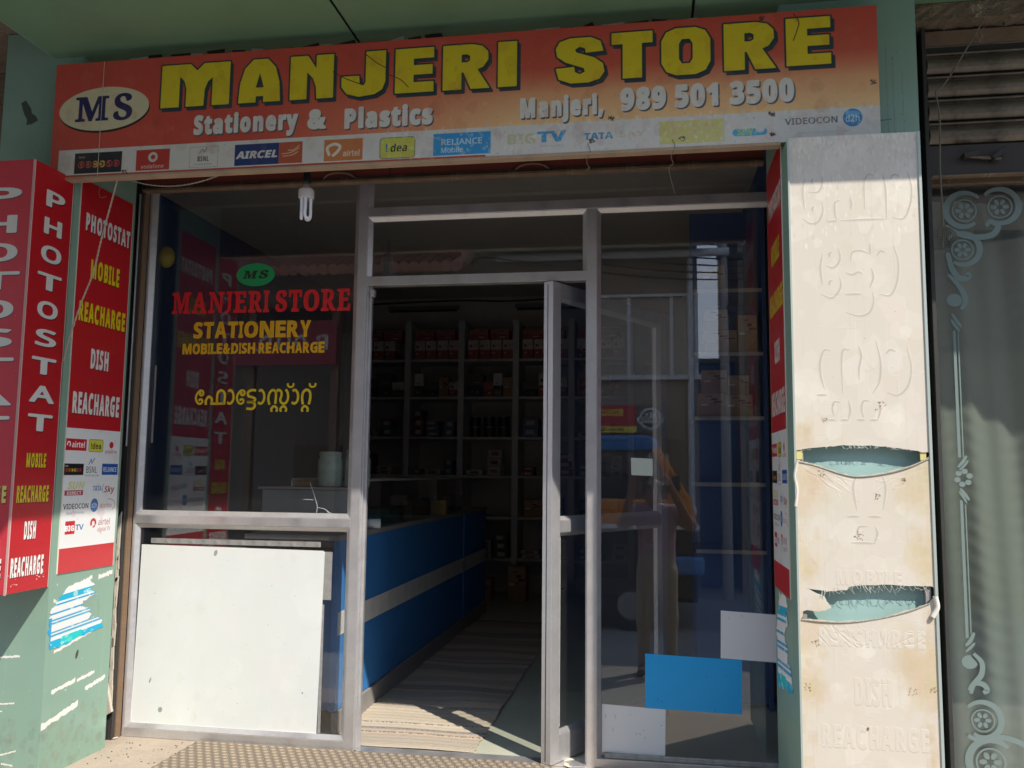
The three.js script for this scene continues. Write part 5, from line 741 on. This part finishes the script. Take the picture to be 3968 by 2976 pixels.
// ---------- the next shop on the right: shutter, etched glass, curtain ----------
{
  const s = thing('roller_shutter', 'rusty half raised shutter of the next shop on the right', 'shutter', [0.985, 0, 0.44]), q = rng(171);
  const L = 2.2, prof = new THREE.Shape(); prof.moveTo(0, 0.004); prof.lineTo(0.010, 0.004); prof.quadraticCurveTo(0.046, 0.034, 0.010, 0.064); prof.quadraticCurveTo(0.0, 0.068, 0.014, 0.071); prof.quadraticCurveTo(0.026, 0.077, 0.008, 0.083); prof.lineTo(0, 0.083);
  const slat = new THREE.ExtrudeGeometry(prof, { depth: L, bevelEnabled: false, curveSegments: 8 }); slat.rotateY(Math.PI / 2); slat.scale(1, 1, -1); slat.rotateY(0);
  { const p = slat.attributes.position; for (let i = 0; i < p.count; i++) { const x = p.getX(i), z = p.getZ(i); p.setXYZ(i, x, p.getY(i), Math.abs(z)); } slat.computeVertexNormals(); uvBox(slat); }
  for (let i = 0; i < 5; i++) part('slat', slat, M.shutterSteel, s, [0, 2.360 + i * 0.087, -0.004 - (i > 3 ? 0.03 : 0)]);
  part('inner_face', ext(0, L, 2.359, 2.79, -0.012, -0.0085), M.darkSteel, s);
  part('bottom_bar', ext(0, L, 2.245, 2.358, -0.006, 0.004, 0.002), panelMat(printTex(L, 0.113, 1024, 64, x => { const w = rng(173); x.fillStyle = '#3a3430'; x.fillRect(0, 0, L, 0.2); mottle(x, L, 0.113, 200, ['#2c2826', '#4a4038', '#2b3140', '#5a4a3c'], 0.006, 0.04, 0.5, w); x.save(); x.translate(0.24, 0.012); mottle(x, 0.5, 0.03, 60, ['#a86a58', '#b47a66'], 0.002, 0.008, 0.8, w); x.translate(-0.02, 0.045); mottle(x, 0.6, 0.03, 70, ['#a86a58', '#b47a66'], 0.002, 0.008, 0.8, w); x.restore(); }), 0.55), s);
  part('bar_lip', ext(0, L, 2.238, 2.2445, -0.006, 0.02, 0.001), M.brown, s);
  for (const [x, a] of [[0.13, 0.2], [0.22, 0.6]]) part('latch', (() => { const g = bx(0.055, 0.018, 0.035, 0.003); g.rotateZ(a); return g; })(), M.darkSteel, s, [x, 2.315 - 0.008 * a, 0.022]);
  part('latch_pin', (() => { const g = new THREE.CylinderGeometry(0.006, 0.006, 0.11, 10); g.rotateZ(1.45); return g; })(), M.shutterSteel, s, [0.175, 2.302, 0.02]);
  part('roll', (() => { const g = new THREE.CylinderGeometry(0.10, 0.10, L, 24); g.rotateZ(Math.PI / 2); return uvBox(g.toNonIndexed()); })(), M.shutterSteel, s, [L / 2, 2.73, -0.13]);
  part('hood_strip', ext(0, L, 2.735, 2.79, -0.012, 0.0, 0.002), M.brown, s);
}
{
  const b = thing('lintel_beam', 'crumbling brown concrete beam over the next shop on the right', 'beam', [0.922, 2.805, 0.25]);
  const g = new THREE.BoxGeometry(2.3, 0.06, 0.30, 90, 4, 8).toNonIndexed(), p = g.attributes.position, q = rng(177), h = new Map();
  for (let i = 0; i < p.count; i++) { const k = [p.getX(i).toFixed(3), p.getY(i).toFixed(3), p.getZ(i).toFixed(3)].join(); if (!h.has(k)) h.set(k, [(q() - 0.5) * 0.01, (q() - 0.5) * 0.012]); const [a, c] = h.get(k); if (p.getY(i) < 0.02) { p.setY(i, p.getY(i) + a - (p.getY(i) < -0.02 ? Math.abs(c) : 0)); p.setZ(i, p.getZ(i) + c * 0.8); } }
  g.computeVertexNormals(); part('rough_face', uvBox(g), M.concrete, b, [1.15, 0.028, 0.10]);
  for (let i = 0; i < 14; i++) part('leaf_scrap', prism([[0, 0], [0.03 + q() * 0.02, 0.006], [0.02, 0.018]], 0.003), M.darkSteel, b, [0.25 + i * 0.05 + q() * 0.02, -0.028 + q() * 0.006, 0.17 + q() * 0.05], [q() * 0.5, q(), q()]);
}
solo('guide_post', merge([ext(0.921, 0.982, -0.02, 2.79, 0.36, 0.40, 0.002), ext(0.921, 0.935, -0.02, 2.79, 0.401, 0.46, 0.002), ext(0.968, 0.982, -0.02, 2.79, 0.401, 0.46, 0.002)]), M.darkSteel, 'dark steel shutter post between the cream box sign and the next shop', 'post');
solo('string', merge([tube([[1.165, 2.79, 0.50], [1.10, 2.68, 0.50], [1.02, 2.555, 0.50], [0.995, 2.535, 0.50]], 0.003, 24, 6), tube([[0.995, 2.535, 0.50], [1.005, 2.45, 0.50], [1.0, 2.25, 0.50], [1.002, 2.07, 0.50], [0.998, 1.97, 0.50]], 0.003, 24, 6), ...Array.from({ length: 9 }, (_, i) => tube([[1.0, 2.05, 0.5], [1.01 + 0.006 * (i - 4), 2.03, 0.505], [1.008 + 0.008 * (i - 3), 2.005 - 0.004 * (i % 3), 0.505]], 0.0018, 8, 4))]), plain([0.17, 0.145, 0.11], 0.9), 'knotted string hanging beside the next shop shutter', 'string');
{
  const w = thing('shop_window', 'etched glass window of the next shop with white scroll ornament', 'shop window', [0.985, 0, 0.345]);
  part('edge_strip', ext(0, 0.012, 0.01, 2.24, -0.02, 0.008, 0.002), surf({ c: [0.20, 0.13, 0.13], v: 0.3, d: 0.4, dirt: [0.32, 0.3, 0.28], size: 0.15, rough: 0.8 }), w);
  part('glass_pane', ext(0.012, 2.0, 0.01, 2.24, -0.003, 0.003), M.glass, w); part('head_rail', ext(0.0, 2.0, 2.241, 2.30, -0.03, 0.02, 0.002), M.brown, w); part('sill_rail', ext(0.012, 2.0, 0, 0.0095, -0.03, 0.02), M.grey, w);
  let lay = 0; const m = plain([0.19, 0.25, 0.24], 0.85), o = (l, wd, t = 0) => part('etched_scroll', ribbon(l.map(p => [p[0] - 0.985, p[1]]), wd * 0.82, 36, 0.0001, t), m, w, [0, 0, 0.0032 + 0.00025 * (lay++ % 40)]);
  const medal = (cx, cy, r) => {
    o(Array.from({ length: 25 }, (_, i) => [cx + Math.cos(i / 24 * 6.283) * r, cy + Math.sin(i / 24 * 6.283) * r]), r * 0.16);
    for (let k = 0; k < 6; k++) { const a = k / 6 * 6.283, s = new THREE.Shape(); s.absellipse(0, 0, r * 0.28, r * 0.19, 0, 6.283); const g = new THREE.ShapeGeometry(s, 12); g.rotateZ(a); g.translate(cx - 0.985 + Math.cos(a) * r * 0.5, cy + Math.sin(a) * r * 0.5, 0); part('etched_petal', g, m, w, [0, 0, 0.0034]); }
  };
  const paisley = (cx, cy, r, dir, up) => { o(Array.from({ length: 20 }, (_, i) => { const a = (up ? 1 : -1) * (i / 19 * 4.6 - 2.2) * dir + (dir > 0 ? 0 : 3.14), k = r * (1.36 + 0.22 * i / 19); return [cx + Math.cos(a) * k, cy + Math.sin(a) * k]; }), r * 0.62, 0.5); };
  medal(1.113, 2.0, 0.036); paisley(1.113, 2.0, 0.040, 1, 1); medal(1.125, 2.145, 0.040); paisley(1.125, 2.145, 0.043, -1, 1); medal(1.245, 2.154, 0.040); paisley(1.245, 2.154, 0.043, 1, -1);
  o([[1.06, 2.09], [1.10, 2.06], [1.16, 2.045], [1.22, 2.055], [1.235, 2.085], [1.21, 2.10], [1.195, 2.085]], 0.026, 0.4);
  o([[1.062, 1.99], [1.075, 1.93], [1.10, 1.895], [1.13, 1.90], [1.125, 1.915]], 0.026, 0.3); o([[1.06, 1.91], [1.10, 1.86], [1.115, 1.81], [1.10, 1.78]], 0.024, 0.5); medalBlob(1.078, 1.815, 0.026); o([[1.068, 1.765], [1.082, 1.74], [1.098, 1.715]], 0.014, 0.4); o([[1.064, 1.745], [1.078, 1.72], [1.092, 1.70]], 0.014, 0.4);
  function medalBlob(cx, cy, r) { const s = new THREE.Shape(); s.absellipse(cx - 0.985, cy, r, r * 0.9, 0, 6.283); part('etched_petal', new THREE.ShapeGeometry(s, 20), m, w, [0, 0, 0.0036]); }
  for (const [a, b] of [[1.705, 1.25], [1.10, 0.625]]) { part('etched_bar', ext(0.083, 0.093, b, a, 0.0032, 0.0036), m, w); part('etched_bar', ext(0.099, 0.103, b, a, 0.0032, 0.0036), m, w); }
  for (let k = 0; k < 6; k++) { const a = k / 6 * 6.283 + 0.3; medalBlob(1.083 + Math.cos(a) * 0.021, 1.178 + Math.sin(a) * 0.023, 0.0105); }
  o([[1.066, 1.215], [1.083, 1.235], [1.095, 1.255]], 0.014, 0.4); o([[1.070, 1.205], [1.088, 1.222], [1.1, 1.24]], 0.010, 0.4); o([[1.070, 1.14], [1.085, 1.12], [1.098, 1.10]], 0.014, 0.4); o([[1.066, 1.13], [1.078, 1.112], [1.09, 1.09]], 0.010, 0.4);
  o([[1.066, 0.60], [1.08, 0.615], [1.095, 0.645]], 0.016, 0.4); o([[1.066, 0.58], [1.082, 0.595], [1.095, 0.61]], 0.012, 0.4); medalBlob(1.078, 0.545, 0.026); o([[1.09, 0.575], [1.115, 0.545], [1.112, 0.505], [1.085, 0.47], [1.075, 0.44]], 0.022, 0.4);
  o([[1.07, 0.45], [1.09, 0.475], [1.12, 0.47], [1.128, 0.452], [1.115, 0.445]], 0.022, 0.3); medal(1.111, 0.352, 0.036); paisley(1.111, 0.352, 0.040, 1, -1); medal(1.13, 0.215, 0.046); paisley(1.13, 0.215, 0.048, -1, 1); o([[1.06, 0.30], [1.10, 0.285], [1.17, 0.30], [1.25, 0.27], [1.28, 0.20]], 0.022, 0.3); medal(1.26, 0.14, 0.04);
}
{
  // ruched pale curtain behind the etched glass
  const g = new THREE.PlaneGeometry(2.0, 2.2, 240, 220), p = g.attributes.position;
  for (let i = 0; i < p.count; i++) { const x = p.getX(i), y = p.getY(i), f = Math.sin(x * 19 + 1.1 * Math.sin(y * 1.1) + 1.6 * Math.sin(x * 3.1)), cu = (((x * 21 / 6.283) % 1) + 1) % 1, sag = (((y - 0.05 * (2 * cu - 1) ** 2) * 17 + 0.3 * Math.sin(x * 7)) % 1 + 1) % 1; p.setZ(i, 0.03 * f + 0.009 * Math.sin(x * 57 + y * 1.5) + 0.0012 * Math.sin(sag * 6.283) * Math.abs(f)); }
  g.computeVertexNormals(); const m = new THREE.MeshPhysicalMaterial({ roughness: 0.95, transmission: 0.15, thickness: 0, side: THREE.DoubleSide }); m.color.setRGB(0.22, 0.26, 0.205);
  solo('curtain', g, m, 'pale green ruched curtain behind the etched glass', 'curtain', [2.02, 1.12, 0.20]);
  const r = thing('next_shop_room', 'dark room walls behind the curtain of the next shop', 'building'); part('wall', ext(0.92, 3.2, 0, 2.985, -0.6, -0.5), M.grey, r); part('wall', ext(3.0, 3.2, 0, 2.985, -0.5, 0.3), M.grey, r); part('ceiling', ext(0.92, 3.0, 2.30, 2.40, -0.5, 0.30), M.grey, r); part('floor', ext(0.92, 3.0, -0.1, -0.002, -0.5, -0.021), M.grey, r);
}

// ---------- across the street, seen mirrored in the panes ----------
const wallBeige = surf({ c: [0.27, 0.22, 0.175], v: 0.15, d: 0.4, dirt: [0.19, 0.15, 0.115], size: 2.5, rough: 0.95, bump: 0.01 }), frameW = surf({ c: [0.55, 0.56, 0.56], size: 0.6, rough: 0.6 });
{
  const h = thing('tiled_house', 'old gabled house with clay tiled eaves across the street', 'house', [-5.0, -0.55, 9]);
  part('wall', ext(-6.5, 0.69, 0, 4.4, 2.6, 3), wallBeige, h); part('side_wall', ext(-6.5, -6.3, 0, 4.4, 0, 2.599), wallBeige, h); part('side_wall', ext(0.5, 0.69, 0, 4.4, 0, 2.599), wallBeige, h); part('upper_wall', ext(-6.5, 0.69, 4.401, 4.95, 0, 3), wallBeige, h); part('porch_ceiling', ext(-6.29, 0.49, 4.30, 4.399, 0.05, 2.59), M.brown, h);
  part('gable', prism([[-2.6, 4.951], [1.8, 4.951], [-0.4, 6.6]], 0.3), wallBeige, h, [0, 0, -0.32]);
  part('roof_slope', (() => { const g = bx(3.2, 0.12, 4); g.rotateZ(0.64); return g; })(), M.rustRed, h, [-1.75, 5.8, 1.2]); part('roof_slope', (() => { const g = bx(3.2, 0.12, 2.1); g.rotateZ(-0.64); return g; })(), M.rustRed, h, [0.95, 5.8, -1.35]);
  part('eave_deck', (() => { const g = bx(5.2, 0.06, 1.0); g.rotateX(-0.42); return g; })(), M.brown, h, [-0.2, 4.9, -0.45]);
  const T = []; for (let r = 0; r < 4; r++) for (let i = 0; i < 34; i++) { const g = new THREE.CylinderGeometry(0.075, 0.085, 0.30, 10, 1, false); g.rotateX(Math.PI / 2 - 0.42); g.translate(-2.75 + i * 0.152, 4.70 + r * 0.11, -0.88 + r * 0.245); T.push(g.toNonIndexed()); }
  part('roof_tiles', uvBox(merge(T)), surf({ c: [0.36, 0.17, 0.12], v: 0.3, d: 0.4, dirt: [0.2, 0.12, 0.09], size: 0.4, rough: 0.9 }), h).userData.kind = 'stuff';
  part('door_leaf', ext(-1.6, -0.7, 0.02, 2.2, 2.54, 2.598), M.brown, h); for (const x of [-1.3, 0.1]) part('opening_post', ext(x - 0.06, x + 0.06, 0, 4.299, 0.05, 0.17), M.brown, h);
  const sg = part('red_board', ext(-1.65, 0.2, 3.36, 4.05, -0.16, -0.10), panelMat(printTex(1.85, 0.69, 512, 192, x => { const q = rng(181); x.fillStyle = '#8e2830'; x.fillRect(0, 0, 2, 1); fit(x, 'B', 0.1, 0.36, 0.22, 0.46, { fill: '#c9bfb4' }); mottle(x, 1.85, 0.69, 30, ['#7c2028', '#a03038'], 0.02, 0.12, 0.4, q); strokes(x, [[[0.5, 0.4], [0.56, 0.24], [0.66, 0.3], [0.62, 0.44]], [[0.8, 0.44], [0.78, 0.26], [0.92, 0.24], [0.96, 0.44]], [[1.1, 0.42], [1.1, 0.24], [1.24, 0.3], [1.2, 0.46], [1.34, 0.44]]], 0.05, '#c9bfb4'); }), 0.6), h);
}
{
  const h = thing('opposite_building', 'plain two storey building with a row of upstairs windows across the street', 'building', [0, -0.55, 9]);
  part('wall', ext(-4.3, 0.66, 0, 3.17, 0, 4), wallBeige, h); part('wall', ext(-4.3, 0.66, 4.38, 7.6, 0, 4), wallBeige, h); part('wall', ext(-4.3, -1.56, 3.171, 4.379, 0, 4), wallBeige, h); part('inner_wall', ext(-1.559, 0.66, 3.171, 4.379, 0.5, 4), M.grey, h);
  part('sill_band', ext(-1.56, 0.70, 3.10, 3.17, -0.08, -0.001, 0.005), frameW, h);
  for (const x of [-1.54, -0.92, -0.335, 0.284, 0.64]) part('window_frame', ext(x - 0.025, x + 0.025, 3.171, 4.379, -0.02, 0.05), frameW, h); part('window_frame', ext(-1.56, 0.66, 4.33, 4.379, -0.03, -0.021), frameW, h);
  for (const [a, b] of [[-1.51, -0.95], [-0.89, -0.36], [-0.31, 0.26], [0.31, 0.61]]) part('window_pane', ext(a, b, 3.18, 4.33, 0.02, 0.03), M.glass, h);
  part('gutter', (() => { const g = new THREE.CylinderGeometry(0.06, 0.06, 3.4, 14); g.rotateZ(Math.PI / 2); return g; })(), frameW, h, [-0.6, 4.93, -0.22]); part('awning', (() => { const g = bx(3.3, 0.04, 0.7); g.rotateX(-0.35); return g; })(), surf({ c: [0.08, 0.2, 0.16], size: 1, rough: 0.6 }), h, [-0.9, 5.06, -0.32]);
  part('rain_pipe', (() => { const g = new THREE.CylinderGeometry(0.045, 0.045, 6.9, 12); return g; })(), frameW, h, [0.55, 3.5, -0.07]);
  part('closed_shutter', ext(-2.2, 0.4, 0.05, 2.25, -0.03, -0.002), M.shutterSteel, h);
  part('key_board', ext(-1.4, 0.19, 2.33, 2.72, -0.10, -0.05), panelMat(printTex(1.59, 0.39, 768, 192, x => { x.fillStyle = '#b32a2c'; x.fillRect(0, 0, 1.6, 0.4); x.fillStyle = '#d8c83a'; x.fillRect(0, 0.30, 1.6, 0.09); x.fillStyle = '#5e5f5e'; x.fillRect(0, 0, 0.42, 0.39); x.fillStyle = '#c9cac6'; x.beginPath(); x.arc(0.22, 0.19, 0.16, 0, 7); x.fill(); x.fillStyle = '#4a4b4a'; x.beginPath(); x.arc(0.22, 0.19, 0.125, 0, 7); x.fill(); fit(x, 'KEY', 0.13, 0.30, 0.10, 0.16, { fill: '#e6e6e2' }); x.fillStyle = '#c9cac6'; x.fillRect(0.03, 0.165, 0.38, 0.08); fit(x, 'MAKING', 0.05, 0.39, 0.175, 0.232, { fill: '#3a3a3a' }); fit(x, 'BINU CRAFT', 0.13, 0.31, 0.32, 0.345, { fill: '#555' }); fit(x, 'BINU CRAFT', 0.60, 1.35, 0.05, 0.15, { fill: '#dccb30' }); fit(x, 'Mob: 9895 57', 0.60, 1.2, 0.325, 0.37, { fill: '#4a1a18' }); }), 0.6), h).geometry;
  { // the board is read from the shop: turn its print to face the shop
    const k = h.children[h.children.length - 1], g = sheetAround(1.59, 0.39, 0.05); k.geometry = g; k.position.set(-0.605, 2.525, -0.08); k.rotation.y = Math.PI;
    const r = h.parent.children.find(o => o.name === 'tiled_house').children.find(o => o.name === 'red_board'); r.geometry = sheetAround(1.85, 0.69, 0.06); r.position.set(-0.725, 3.705, -0.13); r.rotation.y = Math.PI;
  }
  function sheetAround(w, hh, d) { return uvFit(new THREE.BoxGeometry(w, hh, d).toNonIndexed()); }
}
{
  const h = thing('side_building', 'tall grey building beyond the gap across the street', 'building', [0, -0.55, 9.5]); part('wall', ext(1.29, 9, 0, 7.5, 0, 4), wallBeige, h); part('closed_shutter', ext(1.6, 4.2, 0.05, 2.6, -0.03, -0.002), M.shutterSteel, h); part('roof_band', ext(1.25, 9.05, 7.45, 7.6, -0.1, 4.05), frameW, h);
  const w = thing('blue_shed', 'low dark blue shed in the gap across the street', 'shed', [0.98, -0.55, 10.2]); part('wall', ext(-0.3, 0.5, 0, 3.5, 0, 2), M.blueWall, w); part('roof', ext(-0.34, 0.31, 3.501, 3.56, -0.1, 2.05), M.grey, w);
  const u = thing('utility_pole', 'concrete utility pole with a cross arm and box across the street', 'pole', [1.03, -0.55, 8.9]); part('mast', new THREE.CylinderGeometry(0.05, 0.08, 7, 12), M.grey, u, [0, 3.5, 0]); part('cross_arm', ext(-0.1, 0.9, 4.85, 4.93, -0.04, 0.04), M.darkSteel, u); part('meter_box', ext(0.06, 0.16, 4.05, 4.2, -0.08, 0.06), M.darkSteel, u);
  for (let i = 0; i < 7; i++) solo('street_wire', tube([[-9, 4.9 + i * 0.22, 8.6], [-3, 4.45 + i * 0.15, 8.7], [1.1, 4.0 + i * 0.10, 8.9], [9, 4.9 - i * 0.1, 9.0]], 0.012, 40, 5), M.black, 'thin black wire strung along the far side of the street', 'wire', undefined, undefined, 'wires over the street');
}
{
  // small blue and orange van parked at the kerb behind the photographer
  const v = thing('parked_van', 'small blue roofed van with orange front pillar parked across the street', 'van', [0, -0.55, 6.2]), blue = new THREE.MeshPhysicalMaterial({ color: 0x2f6fb0, roughness: 0.35, clearcoat: 0.8, clearcoatRoughness: 0.1 }), orange = new THREE.MeshPhysicalMaterial({ color: 0xc77a1a, roughness: 0.35, clearcoat: 0.7 }), dark = plain([0.02, 0.022, 0.025], 0.4);
  const up = o => prism(o, 1.34, 0.03);
  part('lower_body', up([[-2.9, 0.35], [0.46, 0.35], [0.50, 0.75], [0.44, 1.12], [-2.9, 1.12]]), dark, v, [0, 0, 0.03]);
  part('front_panel', up([[0.20, 1.125], [0.445, 1.125], [0.45, 1.20], [0.40, 1.46], [0.36, 1.50], [0.20, 1.50]]), orange, v, [0, 0, 0.03]);
  part('side_panel', up([[-2.9, 1.125], [0.195, 1.125], [0.195, 1.42], [-2.9, 1.42]]), orange, v, [0, 0, 0.03]);
  part('front_pillar', up([[0.30, 1.50], [0.37, 1.50], [0.06, 2.02], [0.0, 2.02]]), orange, v, [0, 0, 0.03]); part('rear_pillar', up([[-2.9, 1.43], [-2.7, 1.43], [-2.7, 2.02], [-2.9, 2.02]]), orange, v, [0, 0, 0.03]); part('centre_pillar', up([[-1.1, 1.43], [-1.0, 1.43], [-1.0, 2.02], [-1.1, 2.02]]), dark, v, [0, 0, 0.03]);
  part('side_window', ext(-2.7, 0.2, 1.43, 2.02, 0.06, 0.07), M.glass, v); part('seat', ext(-0.75, -0.3, 1.0, 1.75, 0.2, 1.2, 0.05), M.darkSteel, v); part('roof', up([[-2.95, 2.02], [0.06, 2.02], [0.02, 2.10], [-0.06, 2.14], [-2.8, 2.14], [-2.95, 2.08]]), blue, v, [0, 0, 0.03]);
  part('trim_band', ext(-2.9, 0.51, 1.115, 1.165, -0.012, 1.42, 0.01), frameW, v); part('bumper', ext(-0.1, 0.56, 0.62, 0.83, -0.04, 1.44, 0.05), blue, v);
  for (const x of [-2.2, -0.25]) { const g = new THREE.CylinderGeometry(0.28, 0.28, 0.16, 28); g.rotateX(Math.PI / 2); const w = part('wheel', g, dark, v, [x, 0.28, 0.06]); const c = new THREE.CylinderGeometry(0.15, 0.15, 0.02, 20); c.rotateX(Math.PI / 2); part('hub', c, M.grey, w, [0, 0, -0.085]); const f = part('wheel', g, dark, v, [x, 0.28, 1.34]); }
  part('headlight', new THREE.SphereGeometry(0.09, 20, 14), frameW, v, [0.40, 1.32, 0.12]); part('mirror', ext(0.20, 0.30, 1.55, 1.72, -0.16, -0.04, 0.02), dark, v);
}

// ---------- the photographer, seen only mirrored in the right pane ----------
function sdfMesh(bones, c, half, res, k = 0.03) {
  const mc = new MarchingCubes(res, new THREE.MeshBasicMaterial(), false, false, 400000); mc.isolation = 0; const V = new THREE.Vector3(), n = mc.size;
  const dist = (p, b) => { const ax = b.a, bx2 = b.b, d = [bx2[0] - ax[0], bx2[1] - ax[1], bx2[2] - ax[2]], q = [p[0] - ax[0], p[1] - ax[1], p[2] - ax[2]], l = d[0] * d[0] + d[1] * d[1] + d[2] * d[2] || 1e-9, t = Math.max(0, Math.min(1, (q[0] * d[0] + q[1] * d[1] + q[2] * d[2]) / l)), s = b.s || [1, 1, 1]; return Math.hypot((q[0] - d[0] * t) / s[0], (q[1] - d[1] * t) / s[1], (q[2] - d[2] * t) / s[2]) - (b.r0 + (b.r1 - b.r0) * t); };
  for (let z = 0; z < n; z++) for (let y = 0; y < n; y++) for (let x = 0; x < n; x++) {
    const p = [c[0] + ((x - n / 2) / (n / 2)) * half, c[1] + ((y - n / 2) / (n / 2)) * half, c[2] + ((z - n / 2) / (n / 2)) * half]; let s = 0;
    for (const b of bones) { const e = dist(p, b); if (e < 0.25) s += Math.exp(-e / k * 2.2); } mc.field[x + y * n + z * n * n] = s > 0 ? Math.log(s) * k / 2.2 : -0.25;
  }
  mc.update(); const cnt = mc.count, pos = mc.positionArray.slice(0, cnt * 3), col = new Float32Array(cnt * 3);
  for (let i = 0; i < cnt; i++) { const p = [0, 1, 2].map(j => c[j] + pos[i * 3 + j] * half); let best = 9, cc; for (const b of bones) { const e = dist(p, b); if (e < best) { best = e; cc = b.c; } } for (let j = 0; j < 3; j++) { pos[i * 3 + j] = p[j]; col[i * 3 + j] = cc[j]; } }
  const g = new THREE.BufferGeometry(); g.setAttribute('position', new THREE.BufferAttribute(pos, 3)); g.setAttribute('color', new THREE.BufferAttribute(col, 3)); g.computeVertexNormals(); return g;
}
{
  const sk = [0.20, 0.11, 0.075], st = [0.30, 0.20, 0.24], pa = [0.30, 0.25, 0.18], so = [0.05, 0.04, 0.035], B = (a, b, r0, r1, c, s) => ({ a, b, r0, r1, c, s }), by = -0.55, z = 4.12;
  const p = thing('person', 'person in checked pink shirt and khaki trousers holding up a phone', 'person', [0.03, by, z]);
  const bones = [B([0, 0.88, 0], [0, 1.02, 0.01], 0.135, 0.13, pa, [1.15, 1, 0.8]), B([0, 1.02, 0.01], [0, 1.30, 0], 0.135, 0.15, st, [1.15, 1, 0.75]), B([-0.15, 1.40, 0], [0.15, 1.40, 0], 0.07, 0.07, st), B([0, 1.40, 0], [-0.02, 1.50, -0.02], 0.055, 0.05, sk),
    B([-0.03, 1.535, -0.045], [-0.03, 1.60, -0.03], 0.072, 0.082, sk, [0.88, 1.1, 1.05]), B([-0.03, 1.545, -0.125], [-0.03, 1.515, -0.135], 0.012, 0.018, sk)];
  for (const s of [-1, 1]) {
    const el = s > 0 ? [0.29, 1.29, -0.06] : [-0.29, 1.28, -0.06], wr = s > 0 ? [0.09, 1.68, -0.36] : [-0.19, 1.66, -0.36];
    bones.push(B([s * 0.185, 1.39, 0], [el[0] * 0.93, 1.31, -0.05], 0.062, 0.055, st), B(el, wr, 0.043, 0.028, sk), B([el[0] * 0.8, 1.33, -0.04], el, 0.05, 0.044, sk));
    bones.push(B([s * 0.085, 0.88, 0], [s * 0.11, 0.48, 0.01], 0.095, 0.07, pa), B([s * 0.11, 0.48, 0.01], [s * 0.12, 0.10, 0.03], 0.068, 0.05, pa), B([s * 0.12, 0.05, 0.04], [s * 0.14, 0.04, -0.13], 0.042, 0.036, so, [1, 0.9, 1]));
  }
  const body = sdfMesh(bones, [0, 0.84, -0.1], 0.9, 104);
  const hands = [-1, 1].map(s => {
    const w = s > 0 ? [0.09, 1.68, -0.36] : [-0.19, 1.66, -0.36], x = s > 0 ? 0.055 : -0.145, y = 1.715, h = [B(w, [x, y, -0.405], 0.026, 0.028, sk, [1, 1, 0.8])];
    for (let f = 0; f < 4; f++) { const yy = y + 0.042 - f * 0.02, l = [0.030, 0.036, 0.033, 0.026][f]; h.push(B([x, yy, -0.42], [x - s * 0.01, yy + 0.008, -0.458], 0.009, 0.0085, sk), B([x - s * 0.01, yy + 0.008, -0.458], [x - s * (0.01 + l), yy + 0.004, -0.478], 0.0085, 0.007, sk)); }
    h.push(B([x, y - 0.02, -0.40], [x - s * 0.035, y - 0.03, -0.415], 0.012, 0.010, sk), B([x - s * 0.035, y - 0.03, -0.415], [x - s * 0.055, y - 0.012, -0.428], 0.010, 0.008, sk)); return sdfMesh(h, [x, y - 0.01, -0.42], 0.11, 64, 0.008);
  });
  const sim = g => { g.deleteAttribute('uv'); return g; };
  part('body', mergeGeometries([body, ...hands].map(sim)), new THREE.MeshStandardMaterial({ vertexColors: true, roughness: 0.8 }), p);
  const hair = new THREE.SphereGeometry(0.098, 28, 20, 0, 6.283, 0, 1.75); hair.scale(0.9, 1.05, 1.05); part('hair', hair, plain([0.012, 0.010, 0.009], 0.5), p, [-0.03, 1.60, -0.012], [0.35, 0, 0]);
  for (const s of [-1, 1]) { part('eye', new THREE.SphereGeometry(0.010, 12, 10), plain([0.25, 0.24, 0.22], 0.3), p, [-0.03 + s * 0.031, 1.58, -0.112]); part('ear', (() => { const g = new THREE.SphereGeometry(0.018, 12, 10); g.scale(0.5, 1.3, 1); return g; })(), plain(sk, 0.7), p, [-0.03 + s * 0.076, 1.565, -0.035]); }
  part('mouth', (() => { const g = new THREE.SphereGeometry(0.018, 12, 8); g.scale(1.2, 0.35, 0.5); return g; })(), plain([0.22, 0.08, 0.07], 0.6), p, [-0.03, 1.492, -0.118]);
  part('collar', (() => { const g = new THREE.TorusGeometry(0.062, 0.014, 8, 24); g.rotateX(Math.PI / 2 + 0.25); return g; })(), plain([0.42, 0.34, 0.36], 0.8), p, [0, 1.45, -0.005]);
  solo('phone', bx(0.156, 0.075, 0.008, 0.004), plain([0.02, 0.02, 0.022], 0.2), 'dark phone held level in both hands', 'phone', [-0.014, 1.172, 3.672]);
}

renderer.render(scene, camera);
